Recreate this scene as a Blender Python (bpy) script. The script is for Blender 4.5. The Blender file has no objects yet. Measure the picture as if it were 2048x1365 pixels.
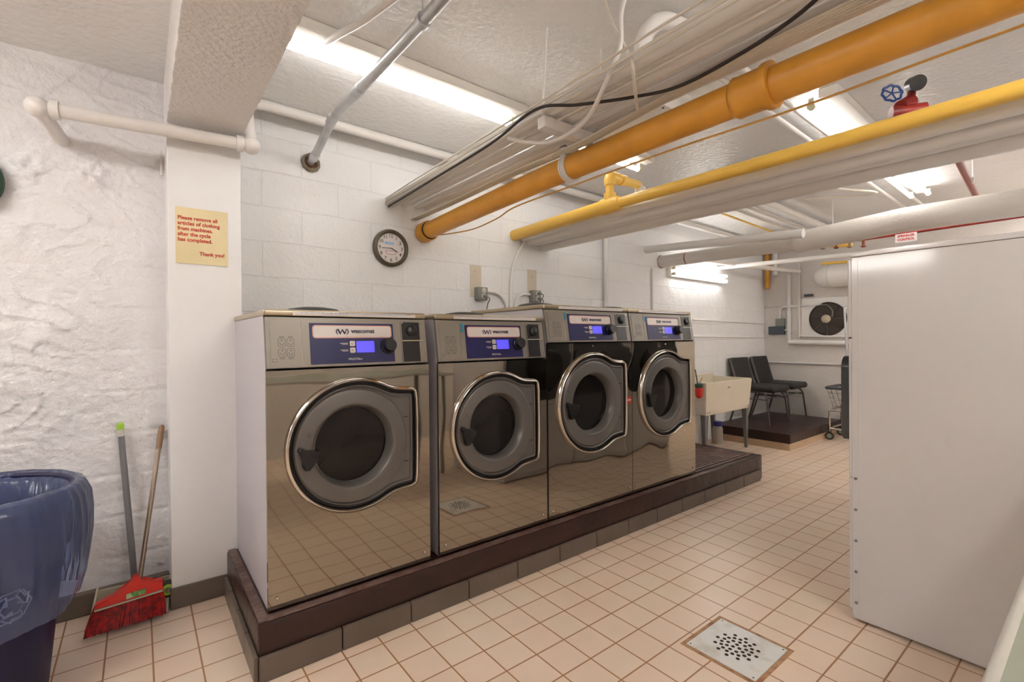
import bpy, bmesh, math, random
from mathutils import Vector, Matrix, noise
random.seed(7)
S = bpy.context.scene
C = S.collection
PI = math.pi

# ------------------------------------------------------------------ camera
cam_d = bpy.data.cameras.new('camera'); cam = bpy.data.objects.new('camera', cam_d); C.objects.link(cam)
S.camera = cam
yaw, pitch, roll, F = 0.664649, 0.0047978, -0.0082046, 952.766
fw = Vector((math.sin(yaw)*math.cos(pitch), math.cos(yaw)*math.cos(pitch), -math.sin(pitch)))
rt = Vector((math.cos(yaw), -math.sin(yaw), 0)); up = rt.cross(fw)
c_, s_ = math.cos(roll), math.sin(roll)
r2 = c_*rt+s_*up; u2 = -s_*rt+c_*up
cam.matrix_world = Matrix(((r2.x,u2.x,-fw.x,0),(r2.y,u2.y,-fw.y,0),(r2.z,u2.z,-fw.z,1.196),(0,0,0,1)))
cam_d.sensor_width = 36.0; cam_d.lens = 36.0*F/2048; cam_d.clip_start = 0.02

# ------------------------------------------------------------------ world, exposure
w = bpy.data.worlds.new('world'); S.world = w; w.use_nodes = True
w.node_tree.nodes['Background'].inputs[0].default_value = (1.0,0.97,0.95,1)
w.node_tree.nodes['Background'].inputs[1].default_value = 0.02
S.view_settings.view_transform = 'Standard'; S.view_settings.look = 'None'
S.view_settings.exposure = 1.85; S.view_settings.gamma = 1.0; S.view_settings.use_curve_mapping = False
TUBE_POWER = 4.6          # tubes in view
TUBE_POWER_UNSEEN = 20.0     # unseen tubes, set brighter; most are lamps added to light the room
CEIL = 2.43

# ------------------------------------------------------------------ materials
def srgb(r,g,b):
    f = lambda c: (c/255/12.92) if c/255 <= .04045 else ((c/255+.055)/1.055)**2.4
    return (f(r),f(g),f(b),1)
def mat(name, col, rough=.5, metal=0, spec=.5, coat=0, bump=None, var=None, emit=None, trans=0):
    m = bpy.data.materials.new(name); m.use_nodes = True
    nt = m.node_tree; b = nt.nodes['Principled BSDF']
    b.inputs['Base Color'].default_value = col; b.inputs['Roughness'].default_value = rough
    b.inputs['Metallic'].default_value = metal; b.inputs['Specular IOR Level'].default_value = spec
    b.inputs['Coat Weight'].default_value = coat; b.inputs['Coat Roughness'].default_value = .08
    b.inputs['Transmission Weight'].default_value = trans
    if emit: b.inputs['Emission Color'].default_value = emit[0]; b.inputs['Emission Strength'].default_value = emit[1]
    tc = nt.nodes.new('ShaderNodeTexCoord')
    if bump:   # (scale, strength, distance, detail)
        n = nt.nodes.new('ShaderNodeTexNoise'); n.inputs['Scale'].default_value = bump[0]
        n.inputs['Detail'].default_value = bump[3] if len(bump) > 3 else 4
        nt.links.new(tc.outputs['Object'], n.inputs['Vector'])
        bp = nt.nodes.new('ShaderNodeBump'); bp.inputs['Strength'].default_value = bump[1]; bp.inputs['Distance'].default_value = bump[2]
        nt.links.new(n.outputs['Fac'], bp.inputs['Height']); nt.links.new(bp.outputs['Normal'], b.inputs['Normal'])
    if var:    # (scale, colour2, lo, hi)
        n = nt.nodes.new('ShaderNodeTexNoise'); n.inputs['Scale'].default_value = var[0]; n.inputs['Detail'].default_value = 6
        nt.links.new(tc.outputs['Object'], n.inputs['Vector'])
        mr = nt.nodes.new('ShaderNodeMapRange'); mr.inputs[1].default_value = var[2]; mr.inputs[2].default_value = var[3]
        mx = nt.nodes.new('ShaderNodeMixRGB'); mx.inputs[1].default_value = col; mx.inputs[2].default_value = var[1]
        nt.links.new(n.outputs['Fac'], mr.inputs[0]); nt.links.new(mr.outputs[0], mx.inputs[0])
        nt.links.new(mx.outputs[0], b.inputs['Base Color'])
    return m

def brick_nodes(nt, vec, wdt, hgt, mortar, offset, smooth=.1):
    br = nt.nodes.new('ShaderNodeTexBrick'); br.offset = offset; br.offset_frequency = 2; br.squash = 1
    br.inputs['Scale'].default_value = 1; br.inputs['Mortar Size'].default_value = mortar; br.inputs['Mortar Smooth'].default_value = smooth
    br.inputs['Brick Width'].default_value = wdt; br.inputs['Row Height'].default_value = hgt; br.inputs['Bias'].default_value = 0
    nt.links.new(vec, br.inputs['Vector']); return br

def block_mat(name, col, ax, ox, oz, rough=.45, bw=.41, bh=.19, str_=.65):
    """painted concrete block: mortar joints and pitted paint as bump. ax: wall runs along this world axis"""
    m = mat(name, col, rough, spec=.45); nt = m.node_tree; b = nt.nodes['Principled BSDF']
    g = nt.nodes.new('ShaderNodeNewGeometry'); sp = nt.nodes.new('ShaderNodeSeparateXYZ'); nt.links.new(g.outputs['Position'], sp.inputs[0])
    cb = nt.nodes.new('ShaderNodeCombineXYZ')
    nt.links.new(sp.outputs[ax], cb.inputs[0]); nt.links.new(sp.outputs[2], cb.inputs[1])
    wob = nt.nodes.new('ShaderNodeTexNoise'); wob.inputs['Scale'].default_value = 7; wob.inputs['Detail'].default_value = 3
    nt.links.new(g.outputs['Position'], wob.inputs['Vector'])
    ws = nt.nodes.new('ShaderNodeVectorMath'); ws.operation = 'MULTIPLY_ADD'; ws.inputs[1].default_value = (.018,.018,0); ws.inputs[2].default_value = (-ox-.009,-oz-.009,0)
    nt.links.new(wob.outputs['Color'], ws.inputs[0])
    ad = nt.nodes.new('ShaderNodeVectorMath'); nt.links.new(cb.outputs[0], ad.inputs[0]); nt.links.new(ws.outputs[0], ad.inputs[1])
    br = brick_nodes(nt, ad.outputs[0], bw, bh, .0045, .5, .6)
    inv = nt.nodes.new('ShaderNodeMath'); inv.operation = 'SUBTRACT'; inv.inputs[0].default_value = 1; nt.links.new(br.outputs['Fac'], inv.inputs[1])
    b1 = nt.nodes.new('ShaderNodeBump'); b1.inputs['Strength'].default_value = str_; b1.inputs['Distance'].default_value = .005
    nt.links.new(inv.outputs[0], b1.inputs['Height'])
    n = nt.nodes.new('ShaderNodeTexNoise'); n.inputs['Scale'].default_value = 60; n.inputs['Detail'].default_value = 7; n.inputs['Roughness'].default_value = .6
    nt.links.new(g.outputs['Position'], n.inputs['Vector'])
    b2 = nt.nodes.new('ShaderNodeBump'); b2.inputs['Strength'].default_value = .75; b2.inputs['Distance'].default_value = .006
    nt.links.new(n.outputs['Fac'], b2.inputs['Height']); nt.links.new(b1.outputs[0], b2.inputs['Normal'])
    n3 = nt.nodes.new('ShaderNodeTexNoise'); n3.inputs['Scale'].default_value = 5; n3.inputs['Detail'].default_value = 4
    nt.links.new(g.outputs['Position'], n3.inputs['Vector'])
    b3 = nt.nodes.new('ShaderNodeBump'); b3.inputs['Strength'].default_value = .5; b3.inputs['Distance'].default_value = .03
    nt.links.new(n3.outputs['Fac'], b3.inputs['Height']); nt.links.new(b2.outputs[0], b3.inputs['Normal'])
    nt.links.new(b3.outputs[0], b.inputs['Normal'])
    return m

WHITE = srgb(243,242,242)
M = {}
M['wall'] = block_mat('painted_block', WHITE, 0, 1.14, .78)
M['wall_far'] = block_mat('painted_block_far', srgb(229,222,216), 1, .2, .78, bw=.41, str_=.25)
M['plaster'] = mat('rough_plaster', srgb(238,236,237), .45, bump=(45,.8,.010,8))
M['plaster_far'] = mat('plain_plaster', srgb(232,226,222), .5, bump=(12,.4,.02,8))
M['pillar'] = mat('painted_concrete', srgb(241,240,240), .38, bump=(18,.35,.008,6))
M['beam'] = mat('painted_beam', srgb(238,235,233), .3, bump=(48,.8,.012,2))
M['ceiling'] = mat('ceiling_paint', srgb(242,241,240), .25, spec=.5, bump=(30,.6,.012,6))
M['pipe_white'] = mat('white_pipe_paint', srgb(236,232,228), .28, bump=(14,.05,.003,2))
M['pipe_rough'] = mat('white_wrap_paint', srgb(226,219,211), .45, bump=(40,.6,.006,5))
M['cable_white'] = mat('cable_paint', srgb(226,219,205), .4)
M['yellow'] = mat('yellow_pipe_paint', srgb(230,164,60), .38, bump=(20,.2,.004,4), var=(7,srgb(212,150,48),.45,.75))
M['yellow2'] = mat('bright_yellow_paint', srgb(240,196,88), .35, bump=(20,.15,.004,4))
M['orange_cable'] = mat('ochre_cable', srgb(228,184,108), .5)
M['black'] = mat('black_plastic', srgb(22,22,24), .3, bump=(60,.05,.001))
M['black_cable'] = mat('black_cable', srgb(50,44,42), .5)
M['galv'] = mat('galvanised_steel', srgb(205,206,208), .34, metal=.65, bump=(30,.1,.002), var=(14,srgb(190,192,194),.4,.7))
M['chrome'] = mat('chrome', srgb(200,194,186), .12, metal=1)
def steel(nm, wave):
    m = mat(nm, srgb(160,153,141), .035, metal=1); nt = m.node_tree; b = nt.nodes['Principled BSDF']
    tc = nt.nodes.new('ShaderNodeNewGeometry'); n = nt.nodes.new('ShaderNodeTexNoise'); n.inputs['Scale'].default_value = 2.6; n.inputs['Detail'].default_value = 1
    nt.links.new(tc.outputs['Position'], n.inputs['Vector'])
    bp = nt.nodes.new('ShaderNodeBump'); bp.inputs['Strength'].default_value = wave; bp.inputs['Distance'].default_value = .03
    nt.links.new(n.outputs['Fac'], bp.inputs['Height']); nt.links.new(bp.outputs[0], b.inputs['Normal']); return m
M['steel'] = steel('stainless_front', .12); M['steel_wavy'] = steel('wavy_stainless_front', .42)
M['cap'] = mat('brushed_top', srgb(186,173,150), .3, metal=.9, bump=(40,.05,.001))
M['side'] = mat('washer_side_paint', srgb(198,194,200), .4, bump=(80,.05,.001))
M['panel_grey'] = mat('panel_grey', srgb(142,135,126), .42, metal=.4, bump=(120,.05,.001))
M['door_grey'] = mat('door_grey', srgb(110,106,102), .34, metal=.35, bump=(150,.05,.001))
M['gasket'] = mat('dark_gasket', srgb(40,38,36), .4, bump=(60,.05,.001))
M['blue'] = mat('panel_blue', srgb(15,15,84), .4, var=(3,srgb(12,11,72),.4,.7))
M['logo_white'] = mat('logo_white', srgb(226,218,212), .35, var=(5,srgb(218,208,202),.4,.7))
M['salmon'] = mat('salmon_edge', srgb(226,170,160), .4, var=(5,srgb(220,160,150),.4,.7))
M['navy'] = mat('navy_ink', srgb(28,26,70), .4, var=(5,srgb(24,22,60),.4,.7))
M['ink'] = mat('dark_ink', srgb(70,66,62), .5, var=(5,srgb(60,56,52),.4,.7))
M['grey_ink'] = mat('grey_ink', srgb(120,112,104), .5, var=(5,srgb(110,102,96),.4,.7))
M['lcd'] = mat('lcd', srgb(70,64,210), .3, emit=(srgb(70,62,215),.35), var=(9,srgb(80,74,220),.4,.7))
M['cyan'] = mat('cyan_sticker', srgb(20,150,185), .4, var=(5,srgb(24,140,170),.4,.7))
M['red_sticker'] = mat('red_sticker', srgb(205,60,50), .4, var=(5,srgb(190,50,42),.4,.7))
def glass_dark():
    m = mat('dark_door_glass', srgb(20,18,17), .07, spec=.35, var=(4,srgb(34,30,28),.35,.7)); return m
M['glass'] = glass_dark()
M['plinth'] = mat('brown_plinth_paint', srgb(52,27,22), .33, bump=(14,.5,.012,6), var=(5,srgb(44,23,19),.4,.65))
M['plinth_worn'] = mat('worn_plinth_top', srgb(112,90,82), .45, bump=(40,.8,.01,6), var=(9,srgb(88,58,50),.4,.6))
M['grate'] = mat('grate_paint', srgb(120,98,90), .4, bump=(60,.3,.004), var=(9,srgb(96,74,66),.4,.6))
M['trim'] = mat('taupe_tile', srgb(112,99,88), .33, bump=(8,.05,.004), var=(4,srgb(104,92,80),.4,.65))
M['trim_tan'] = mat('tan_tile', srgb(212,184,152), .35, bump=(8,.05,.004), var=(4,srgb(202,170,138),.4,.65))
M['dryer'] = mat('dryer_enamel', srgb(206,202,201), .10, spec=.5, bump=(2.5,.05,.02,1))
M['table'] = mat('table_laminate', srgb(152,156,140), .4, bump=(30,.05,.001), var=(3,srgb(146,150,134),.4,.7))
M['table_edge'] = mat('table_rim', srgb(192,188,178), .3, bump=(30,.05,.001))
M['sink'] = mat('sink_plastic', srgb(226,214,194), .4, bump=(60,.05,.001), var=(4,srgb(220,208,188),.4,.7))
M['grey_steel'] = mat('grey_leg_metal', srgb(122,120,116), .45, bump=(60,.05,.001))
M['chair_frame'] = mat('chair_frame_metal', srgb(92,86,80), .4, metal=.3, bump=(60,.05,.001))
M['dryer_dark'] = mat('dryer_dark_glass', srgb(62,64,66), .12, bump=(60,.02,.001))
M['fabric'] = mat('black_vinyl', srgb(38,36,34), .6, bump=(180,.4,.002))
M['bronze'] = mat('bronze_handle', srgb(150,116,84), .35, bump=(40,.1,.001))
M['brass_pole'] = mat('worn_chrome_pole', srgb(160,144,128), .3, metal=.8, bump=(40,.1,.001))
M['grey_pole'] = mat('grey_pole', srgb(122,122,124), .4, bump=(40,.05,.001))
M['lime'] = mat('lime_plastic', srgb(160,205,60), .4, bump=(40,.05,.001))
M['clear_grip'] = mat('pale_grip', srgb(205,200,192), .35, bump=(40,.05,.001))
M['red'] = mat('red_plastic', srgb(222,40,22), .35, bump=(40,.05,.001))
M['bristle'] = mat('red_bristles', srgb(178,16,12), .6, bump=(200,.5,.004), var=(60,srgb(110,8,8),.4,.6))
M['green_label'] = mat('green_label', srgb(84,150,60), .4, var=(40,srgb(190,215,160),.5,.6))
M['pan'] = mat('dustpan_plastic', srgb(196,186,164), .4, bump=(30,.05,.001))
M['bin'] = mat('navy_bin', srgb(9,15,68), .42, bump=(40,.1,.002), var=(5,srgb(7,11,54),.4,.7))
M['paper_yellow'] = mat('cream_card', srgb(236,220,176), .6, var=(5,srgb(230,212,166),.4,.7))
M['red_ink'] = mat('red_ink', srgb(206,40,34), .5, var=(5,srgb(196,34,30),.4,.7))
M['clock_rim'] = mat('clock_rim', srgb(92,82,66), .3, bump=(60,.05,.001))
M['clock_face'] = mat('clock_face', srgb(236,230,228), .3, var=(5,srgb(232,224,222),.4,.7))
M['pale_blue'] = mat('pale_blue_print', srgb(170,205,236), .4, var=(30,srgb(110,165,225),.45,.6))
M['pink'] = mat('pink_print', srgb(222,150,150), .4, var=(30,srgb(232,180,180),.45,.6))
M['box_grey'] = mat('grey_box', srgb(138,140,134), .4, metal=.3, bump=(60,.1,.001))
M['blue_grey'] = mat('blue_grey_box', srgb(74,84,94), .45, bump=(60,.1,.001))
M['patch'] = mat('bare_patch', srgb(214,202,184), .6, var=(12,srgb(170,150,124),.62,.75), bump=(60,.4,.004))
M['rust'] = mat('rust', srgb(150,70,36), .7, bump=(60,.4,.004), var=(30,srgb(110,52,30),.4,.6))
M['cement'] = mat('cement', srgb(136,126,108), .8, bump=(60,.8,.006))
M['red_pipe'] = mat('dull_red_pipe', srgb(140,70,58), .45, bump=(30,.2,.003))
M['red_bright'] = mat('red_pipe_paint', srgb(176,50,40), .4, bump=(30,.2,.003), var=(14,srgb(140,40,34),.4,.6))
M['blue_wheel'] = mat('blue_wheel', srgb(44,72,140), .35, bump=(40,.1,.001))
M['fan_dark'] = mat('fan_dark', srgb(62,52,44), .6, bump=(40,.2,.002))
M['fan_hub'] = mat('fan_hub', srgb(196,184,160), .4, bump=(40,.1,.001))
M['grey_rim'] = mat('grey_basket_rim', srgb(82,84,88), .5, bump=(40,.1,.001))
M['wheel'] = mat('wheel_rubber', srgb(58,56,56), .5, bump=(40,.1,.001))
M['wheel_hub'] = mat('wheel_hub', srgb(150,160,150), .4, bump=(40,.1,.001))
M['milky'] = mat('milky_plastic', srgb(188,180,168), .35, bump=(40,.05,.001))
M['blue_cap'] = mat('blue_cap', srgb(56,52,150), .4, bump=(40,.05,.001))
M['hole'] = mat('drain_dark', srgb(54,34,26), .8, bump=(40,.3,.002))
M['drain'] = mat('drain_steel', srgb(228,227,224), .4, metal=.1, bump=(12,.3,.003), var=(9,srgb(196,190,180),.5,.72))
M['rust_frame'] = mat('rusty_frame', srgb(182,142,104), .6, bump=(30,.3,.003), var=(22,srgb(150,100,66),.45,.65))
M['green_dark'] = mat('dark_green', srgb(40,70,52), .5, bump=(40,.1,.001))
M['fixture'] = mat('fixture_enamel', srgb(240,236,228), .3, bump=(20,.05,.001))
M['tube_end'] = mat('tube_end_cap', srgb(205,200,170), .4, bump=(20,.05,.001))

def tube_light(nm, power):
    m = bpy.data.materials.new(nm); m.use_nodes = True; nt = m.node_tree; b = nt.nodes['Principled BSDF']
    b.inputs['Base Color'].default_value = (.9,.9,.88,1); b.inputs['Emission Color'].default_value = (1,.975,.945,1)
    b.inputs['Emission Strength'].default_value = power; return m
M['tube'] = tube_light('lit_tube', TUBE_POWER); M['tube_unseen'] = tube_light('lit_tube_unseen', TUBE_POWER_UNSEEN)

def floor_mat():
    m = mat('floor_tiles', srgb(232,208,184), .3, spec=.4); nt = m.node_tree; b = nt.nodes['Principled BSDF']
    g = nt.nodes.new('ShaderNodeNewGeometry'); mp = nt.nodes.new('ShaderNodeVectorMath'); mp.inputs[1].default_value = (-.888,-1.6475,0)
    nt.links.new(g.outputs['Position'], mp.inputs[0])
    br = brick_nodes(nt, mp.outputs[0], .1428, .1428, .0030, 0, .1)
    br.inputs['Color1'].default_value = srgb(234,215,194); br.inputs['Color2'].default_value = srgb(235,211,191); br.inputs['Mortar'].default_value = srgb(172,126,88)
    n = nt.nodes.new('ShaderNodeTexNoise'); n.inputs['Scale'].default_value = 2.2; n.inputs['Detail'].default_value = 4; nt.links.new(g.outputs['Position'], n.inputs['Vector'])
    mr = nt.nodes.new('ShaderNodeMapRange'); mr.inputs[1].default_value = .4; mr.inputs[2].default_value = .7; mr.inputs[3].default_value = 0; mr.inputs[4].default_value = .35
    nt.links.new(n.outputs['Fac'], mr.inputs[0])
    mx = nt.nodes.new('ShaderNodeMixRGB'); mx.blend_type = 'MULTIPLY'; mx.inputs[2].default_value = srgb(240,226,206)
    nt.links.new(mr.outputs[0], mx.inputs[0]); nt.links.new(br.outputs['Color'], mx.inputs[1]); nt.links.new(mx.outputs[0], b.inputs['Base Color'])
    inv = nt.nodes.new('ShaderNodeMath'); inv.operation = 'SUBTRACT'; inv.inputs[0].default_value = 1; nt.links.new(br.outputs['Fac'], inv.inputs[1])
    b1 = nt.nodes.new('ShaderNodeBump'); b1.inputs['Strength'].default_value = .6; b1.inputs['Distance'].default_value = .002; nt.links.new(inv.outputs[0], b1.inputs['Height'])
    n2 = nt.nodes.new('ShaderNodeTexNoise'); n2.inputs['Scale'].default_value = 9; nt.links.new(g.outputs['Position'], n2.inputs['Vector'])
    b2 = nt.nodes.new('ShaderNodeBump'); b2.inputs['Strength'].default_value = .15; b2.inputs['Distance'].default_value = .004
    nt.links.new(n2.outputs['Fac'], b2.inputs['Height']); nt.links.new(b1.outputs[0], b2.inputs['Normal']); nt.links.new(b2.outputs[0], b.inputs['Normal'])
    return m
M['floor'] = floor_mat()

def bag_mat():
    m = bpy.data.materials.new('clear_bag'); m.use_nodes = True; nt = m.node_tree; nt.nodes.remove(nt.nodes['Principled BSDF'])
    out = nt.nodes['Material Output']
    tr = nt.nodes.new('ShaderNodeBsdfTransparent'); tr.inputs[0].default_value = srgb(190,202,240)
    df = nt.nodes.new('ShaderNodeBsdfDiffuse'); df.inputs[0].default_value = srgb(138,154,208)
    gl = nt.nodes.new('ShaderNodeBsdfGlossy'); gl.inputs['Roughness'].default_value = .18
    tc = nt.nodes.new('ShaderNodeTexCoord'); n = nt.nodes.new('ShaderNodeTexNoise'); n.inputs['Scale'].default_value = 9; n.inputs['Detail'].default_value = 3
    mp = nt.nodes.new('ShaderNodeMapping'); mp.inputs['Scale'].default_value = (1,1,.25); nt.links.new(tc.outputs['Object'], mp.inputs[0]); nt.links.new(mp.outputs[0], n.inputs['Vector'])
    bp = nt.nodes.new('ShaderNodeBump'); bp.inputs['Strength'].default_value = .8; bp.inputs['Distance'].default_value = .02; nt.links.new(n.outputs['Fac'], bp.inputs['Height'])
    nt.links.new(bp.outputs[0], gl.inputs['Normal'])
    m1 = nt.nodes.new('ShaderNodeMixShader'); m1.inputs[0].default_value = .24; nt.links.new(tr.outputs[0], m1.inputs[1]); nt.links.new(df.outputs[0], m1.inputs[2])
    fr = nt.nodes.new('ShaderNodeFresnel'); fr.inputs[0].default_value = 1.45; nt.links.new(bp.outputs[0], fr.inputs['Normal'])
    m2 = nt.nodes.new('ShaderNodeMixShader'); nt.links.new(fr.outputs[0], m2.inputs[0]); nt.links.new(m1.outputs[0], m2.inputs[1]); nt.links.new(gl.outputs[0], m2.inputs[2])
    nt.links.new(m2.outputs[0], out.inputs[0]); return m
M['bag'] = bag_mat()

# ------------------------------------------------------------------ helpers
def tag(o, label, cat, group=None, kind=None):
    if label: o['label'] = label
    if cat: o['category'] = cat
    if group: o['group'] = group
    if kind: o['kind'] = kind
    return o
def thing(name, label, cat, loc=(0,0,0), rotz=0, group=None):
    o = bpy.data.objects.new(name, None); C.objects.link(o); o.empty_display_size = .05
    o.location = loc; o.rotation_euler = (0,0,rotz); return tag(o, label, cat, group)
def obj(name, bm, m, parent=None, loc=(0,0,0), rot=(0,0,0), smooth=35, label=None):
    bmesh.ops.recalc_face_normals(bm, faces=bm.faces)
    me = bpy.data.meshes.new(name); bm.to_mesh(me); bm.free()
    ms = m if isinstance(m, (list,tuple)) else [m]
    for k in ms: me.materials.append(M[k] if isinstance(k, str) else k)
    if smooth:
        for p in me.polygons: p.use_smooth = True
        me.set_sharp_from_angle(angle=math.radians(smooth))
    o = bpy.data.objects.new(name, me); C.objects.link(o); o.location = loc; o.rotation_euler = rot
    if smooth and smooth < 90 and len(me.polygons) < 6000:
        wn = o.modifiers.new('weighted', 'WEIGHTED_NORMAL'); wn.keep_sharp = True
    if parent: o.parent = parent
    if label: o['label'] = label
    return o
def struct(name, bm, m, **k):
    o = obj(name, bm, m, **k); o['kind'] = 'structure'; return o
def B(): return bmesh.new()
def box(bm, x0,x1,y0,y1,z0,z1, bev=0, seg=2, mi=0):
    vs = [bm.verts.new((x,y,z)) for x in (x0,x1) for y in (y0,y1) for z in (z0,z1)]
    fs = [bm.faces.new([vs[i] for i in f]) for f in ((0,1,3,2),(4,6,7,5),(0,4,5,1),(2,3,7,6),(0,2,6,4),(1,5,7,3))]
    for f in fs: f.material_index = mi
    if bev:
        es = list({e for f in fs for e in f.edges})
        r = bmesh.ops.bevel(bm, geom=es, offset=bev, segments=seg, profile=.5, affect='EDGES')
        for f in r['faces']: f.material_index = mi
    return bm
def fillet(pts, r, n=6):
    pts = [Vector(p) for p in pts]; out = [pts[0]]
    for i in range(1, len(pts)-1):
        a, b, c = pts[i-1], pts[i], pts[i+1]; d1 = (a-b); d2 = (c-b); l = min(r, d1.length*.49, d2.length*.49)
        p = b+d1.normalized()*l; q = b+d2.normalized()*l
        for k in range(n+1):
            t = k/n; out.append((1-t)**2*p+2*t*(1-t)*b+t*t*q)
    out.append(pts[-1]); return out
def spline(pts, n=8):
    pts = [Vector(p) for p in pts]; P = [pts[0]*2-pts[1]]+pts+[pts[-1]*2-pts[-2]]; out = []
    for i in range(1, len(P)-2):
        for k in range(n):
            t = k/n; a,b,c,d = P[i-1],P[i],P[i+1],P[i+2]
            out.append(.5*((2*b)+(c-a)*t+(2*a-5*b+4*c-d)*t*t+(3*b-a-3*c+d)*t**3))
    out.append(pts[-1]); return out
def tube(bm, pts, r, seg=12, mi=0, caps=True):
    pts = [Vector(p) for p in pts]; rs = r if isinstance(r, (list,tuple)) else [r]*len(pts)
    t0 = (pts[1]-pts[0]).normalized(); up_ = Vector((0,0,1)) if abs(t0.z) < .9 else Vector((1,0,0)); nrm = t0.cross(up_).normalized(); prev = t0; rings = []
    for i, p in enumerate(pts):
        t = (pts[min(i+1,len(pts)-1)]-pts[max(i-1,0)]).normalized()
        q = prev.rotation_difference(t); nrm = (q @ nrm).normalized(); prev = t; bn = t.cross(nrm)
        rings.append([bm.verts.new(p+rs[i]*(math.cos(2*PI*k/seg)*nrm+math.sin(2*PI*k/seg)*bn)) for k in range(seg)])
    for a, b in zip(rings, rings[1:]):
        for k in range(seg):
            bm.faces.new((a[k],a[(k+1)%seg],b[(k+1)%seg],b[k])).material_index = mi
    if caps:
        bm.faces.new(rings[0][::-1]).material_index = mi; bm.faces.new(rings[-1]).material_index = mi
    return bm
def lathe(bm, prof, c=(0,0,0), axis='Z', seg=48, mi=0, caps=True):
    """prof: list of (r, h) ; axis Z: h up ; axis Y: h along +Y ; axis X: h along +X"""
    c = Vector(c); rings = []
    for r, h in prof:
        if r < 1e-6:
            v = {'Z':(0,0,h),'Y':(0,h,0),'X':(h,0,0)}[axis]; rings.append([bm.verts.new(c+Vector(v))]); continue
        ring = []
        for k in range(seg):
            a = 2*PI*k/seg; u, v = r*math.cos(a), r*math.sin(a)
            ring.append(bm.verts.new(c+Vector({'Z':(u,v,h),'Y':(u,h,v),'X':(h,u,v)}[axis])))
        rings.append(ring)
    for a, b in zip(rings, rings[1:]):
        for k in range(seg):
            k2 = (k+1)%seg
            if len(a) == 1 and len(b) == 1: continue
            if len(a) == 1: f = (a[0],b[k],b[k2])
            elif len(b) == 1: f = (a[k],a[k2],b[0])
            else: f = (a[k],a[k2],b[k2],b[k])
            bm.faces.new(f).material_index = mi
    if caps:
        for rg in (rings[0], rings[-1]):
            if len(rg) > 2: bm.faces.new(rg).material_index = mi
    return bm
def prism(bm, poly, y0, y1, mi=0, bev=0):
    """poly in x,z extruded along y"""
    a = [bm.verts.new((x,y0,z)) for x,z in poly]; b = [bm.verts.new((x,y1,z)) for x,z in poly]; n = len(poly); fs = []
    fs.append(bm.faces.new(a)); fs.append(bm.faces.new(b[::-1]))
    for i in range(n): fs.append(bm.faces.new((a[i],b[i],b[(i+1)%n],a[(i+1)%n])))
    for f in fs: f.material_index = mi
    if bev: bmesh.ops.bevel(bm, geom=list(fs[0].edges), offset=bev, segments=2, profile=.5, affect='EDGES')
    return bm
def rrect(x0,x1,z0,z1,r,n=5):
    out = []
    for cx,cz,a0 in ((x1-r,z1-r,0),(x0+r,z1-r,90),(x0+r,z0+r,180),(x1-r,z0+r,270)):
        for k in range(n+1):
            a = math.radians(a0+90*k/n); out.append((cx+r*math.cos(a), cz+r*math.sin(a)))
    return out
def text(name, s, size, m, parent=None, loc=(0,0,0), rot=(PI/2,0,0), align='CENTER', bold=0, ext=.0006, sx=1, line=1.0, label=None):
    cu = bpy.data.curves.new('t','FONT'); cu.body = s; cu.size = size; cu.align_x = align; cu.align_y = 'CENTER'
    cu.extrude = ext; cu.offset = bold; cu.space_line = line; cu.resolution_u = 3
    t = bpy.data.objects.new('t', cu); C.objects.link(t)
    dg = bpy.context.evaluated_depsgraph_get(); dg.update()
    me = bpy.data.meshes.new_from_object(t.evaluated_get(dg)); bpy.data.objects.remove(t); bpy.data.curves.remove(cu)
    me.name = name; me.materials.clear(); me.materials.append(M[m]); me.transform(Matrix.Diagonal((sx,1,1,1)))
    o = bpy.data.objects.new(name, me); C.objects.link(o); o.location = loc; o.rotation_euler = rot
    if parent: o.parent = parent
    if label: o['label'] = label
    return o
def mirror_copy(o, parent, dloc):
    c = o.copy(); C.objects.link(c); c.parent = parent; c.location = Vector(o.location)+Vector(dloc); return c

WROT = math.atan(.03)                                   # the block wall leans a little off the machine row
def YW(x): return 2.835+.03*(x-.4)
FAR = 6.8

# ------------------------------------------------------------------ the room
XL, YF = -6.0, -1.45
struct('floor', box(B(), XL, FAR, YF, 3.1, -.08, 0), 'floor', smooth=0)
struct('ceiling', box(B(), XL, FAR, YF, 3.1, CEIL, CEIL+.08), 'ceiling', smooth=0)
bm = B(); vs = [bm.verts.new(p) for p in ((.25,YW(.25),0),(FAR,YW(FAR),0),(FAR,YW(FAR),CEIL),(.25,YW(.25),CEIL),(.25,3.1,0),(FAR,3.1,0),(FAR,3.1,CEIL),(.25,3.1,CEIL))]
for f in ((0,1,2,3),(4,5,6,7),(0,1,5,4),(3,2,6,7),(0,3,7,4),(1,2,6,5)): bm.faces.new([vs[i] for i in f])
struct('wall_back', bm, 'wall', smooth=0)
struct('wall_right', box(B(), FAR, FAR+.1, YF, 3.1, -.08, CEIL+.08), 'wall_far', smooth=0)
struct('wall_left', box(B(), XL-.1, XL, YF-.1, 3.1, -.08, CEIL+.08), 'plaster_far', smooth=0)
struct('wall_front', box(B(), XL, FAR+.1, YF-.1, YF, -.08, CEIL+.08), 'plaster_far', smooth=0)
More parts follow.
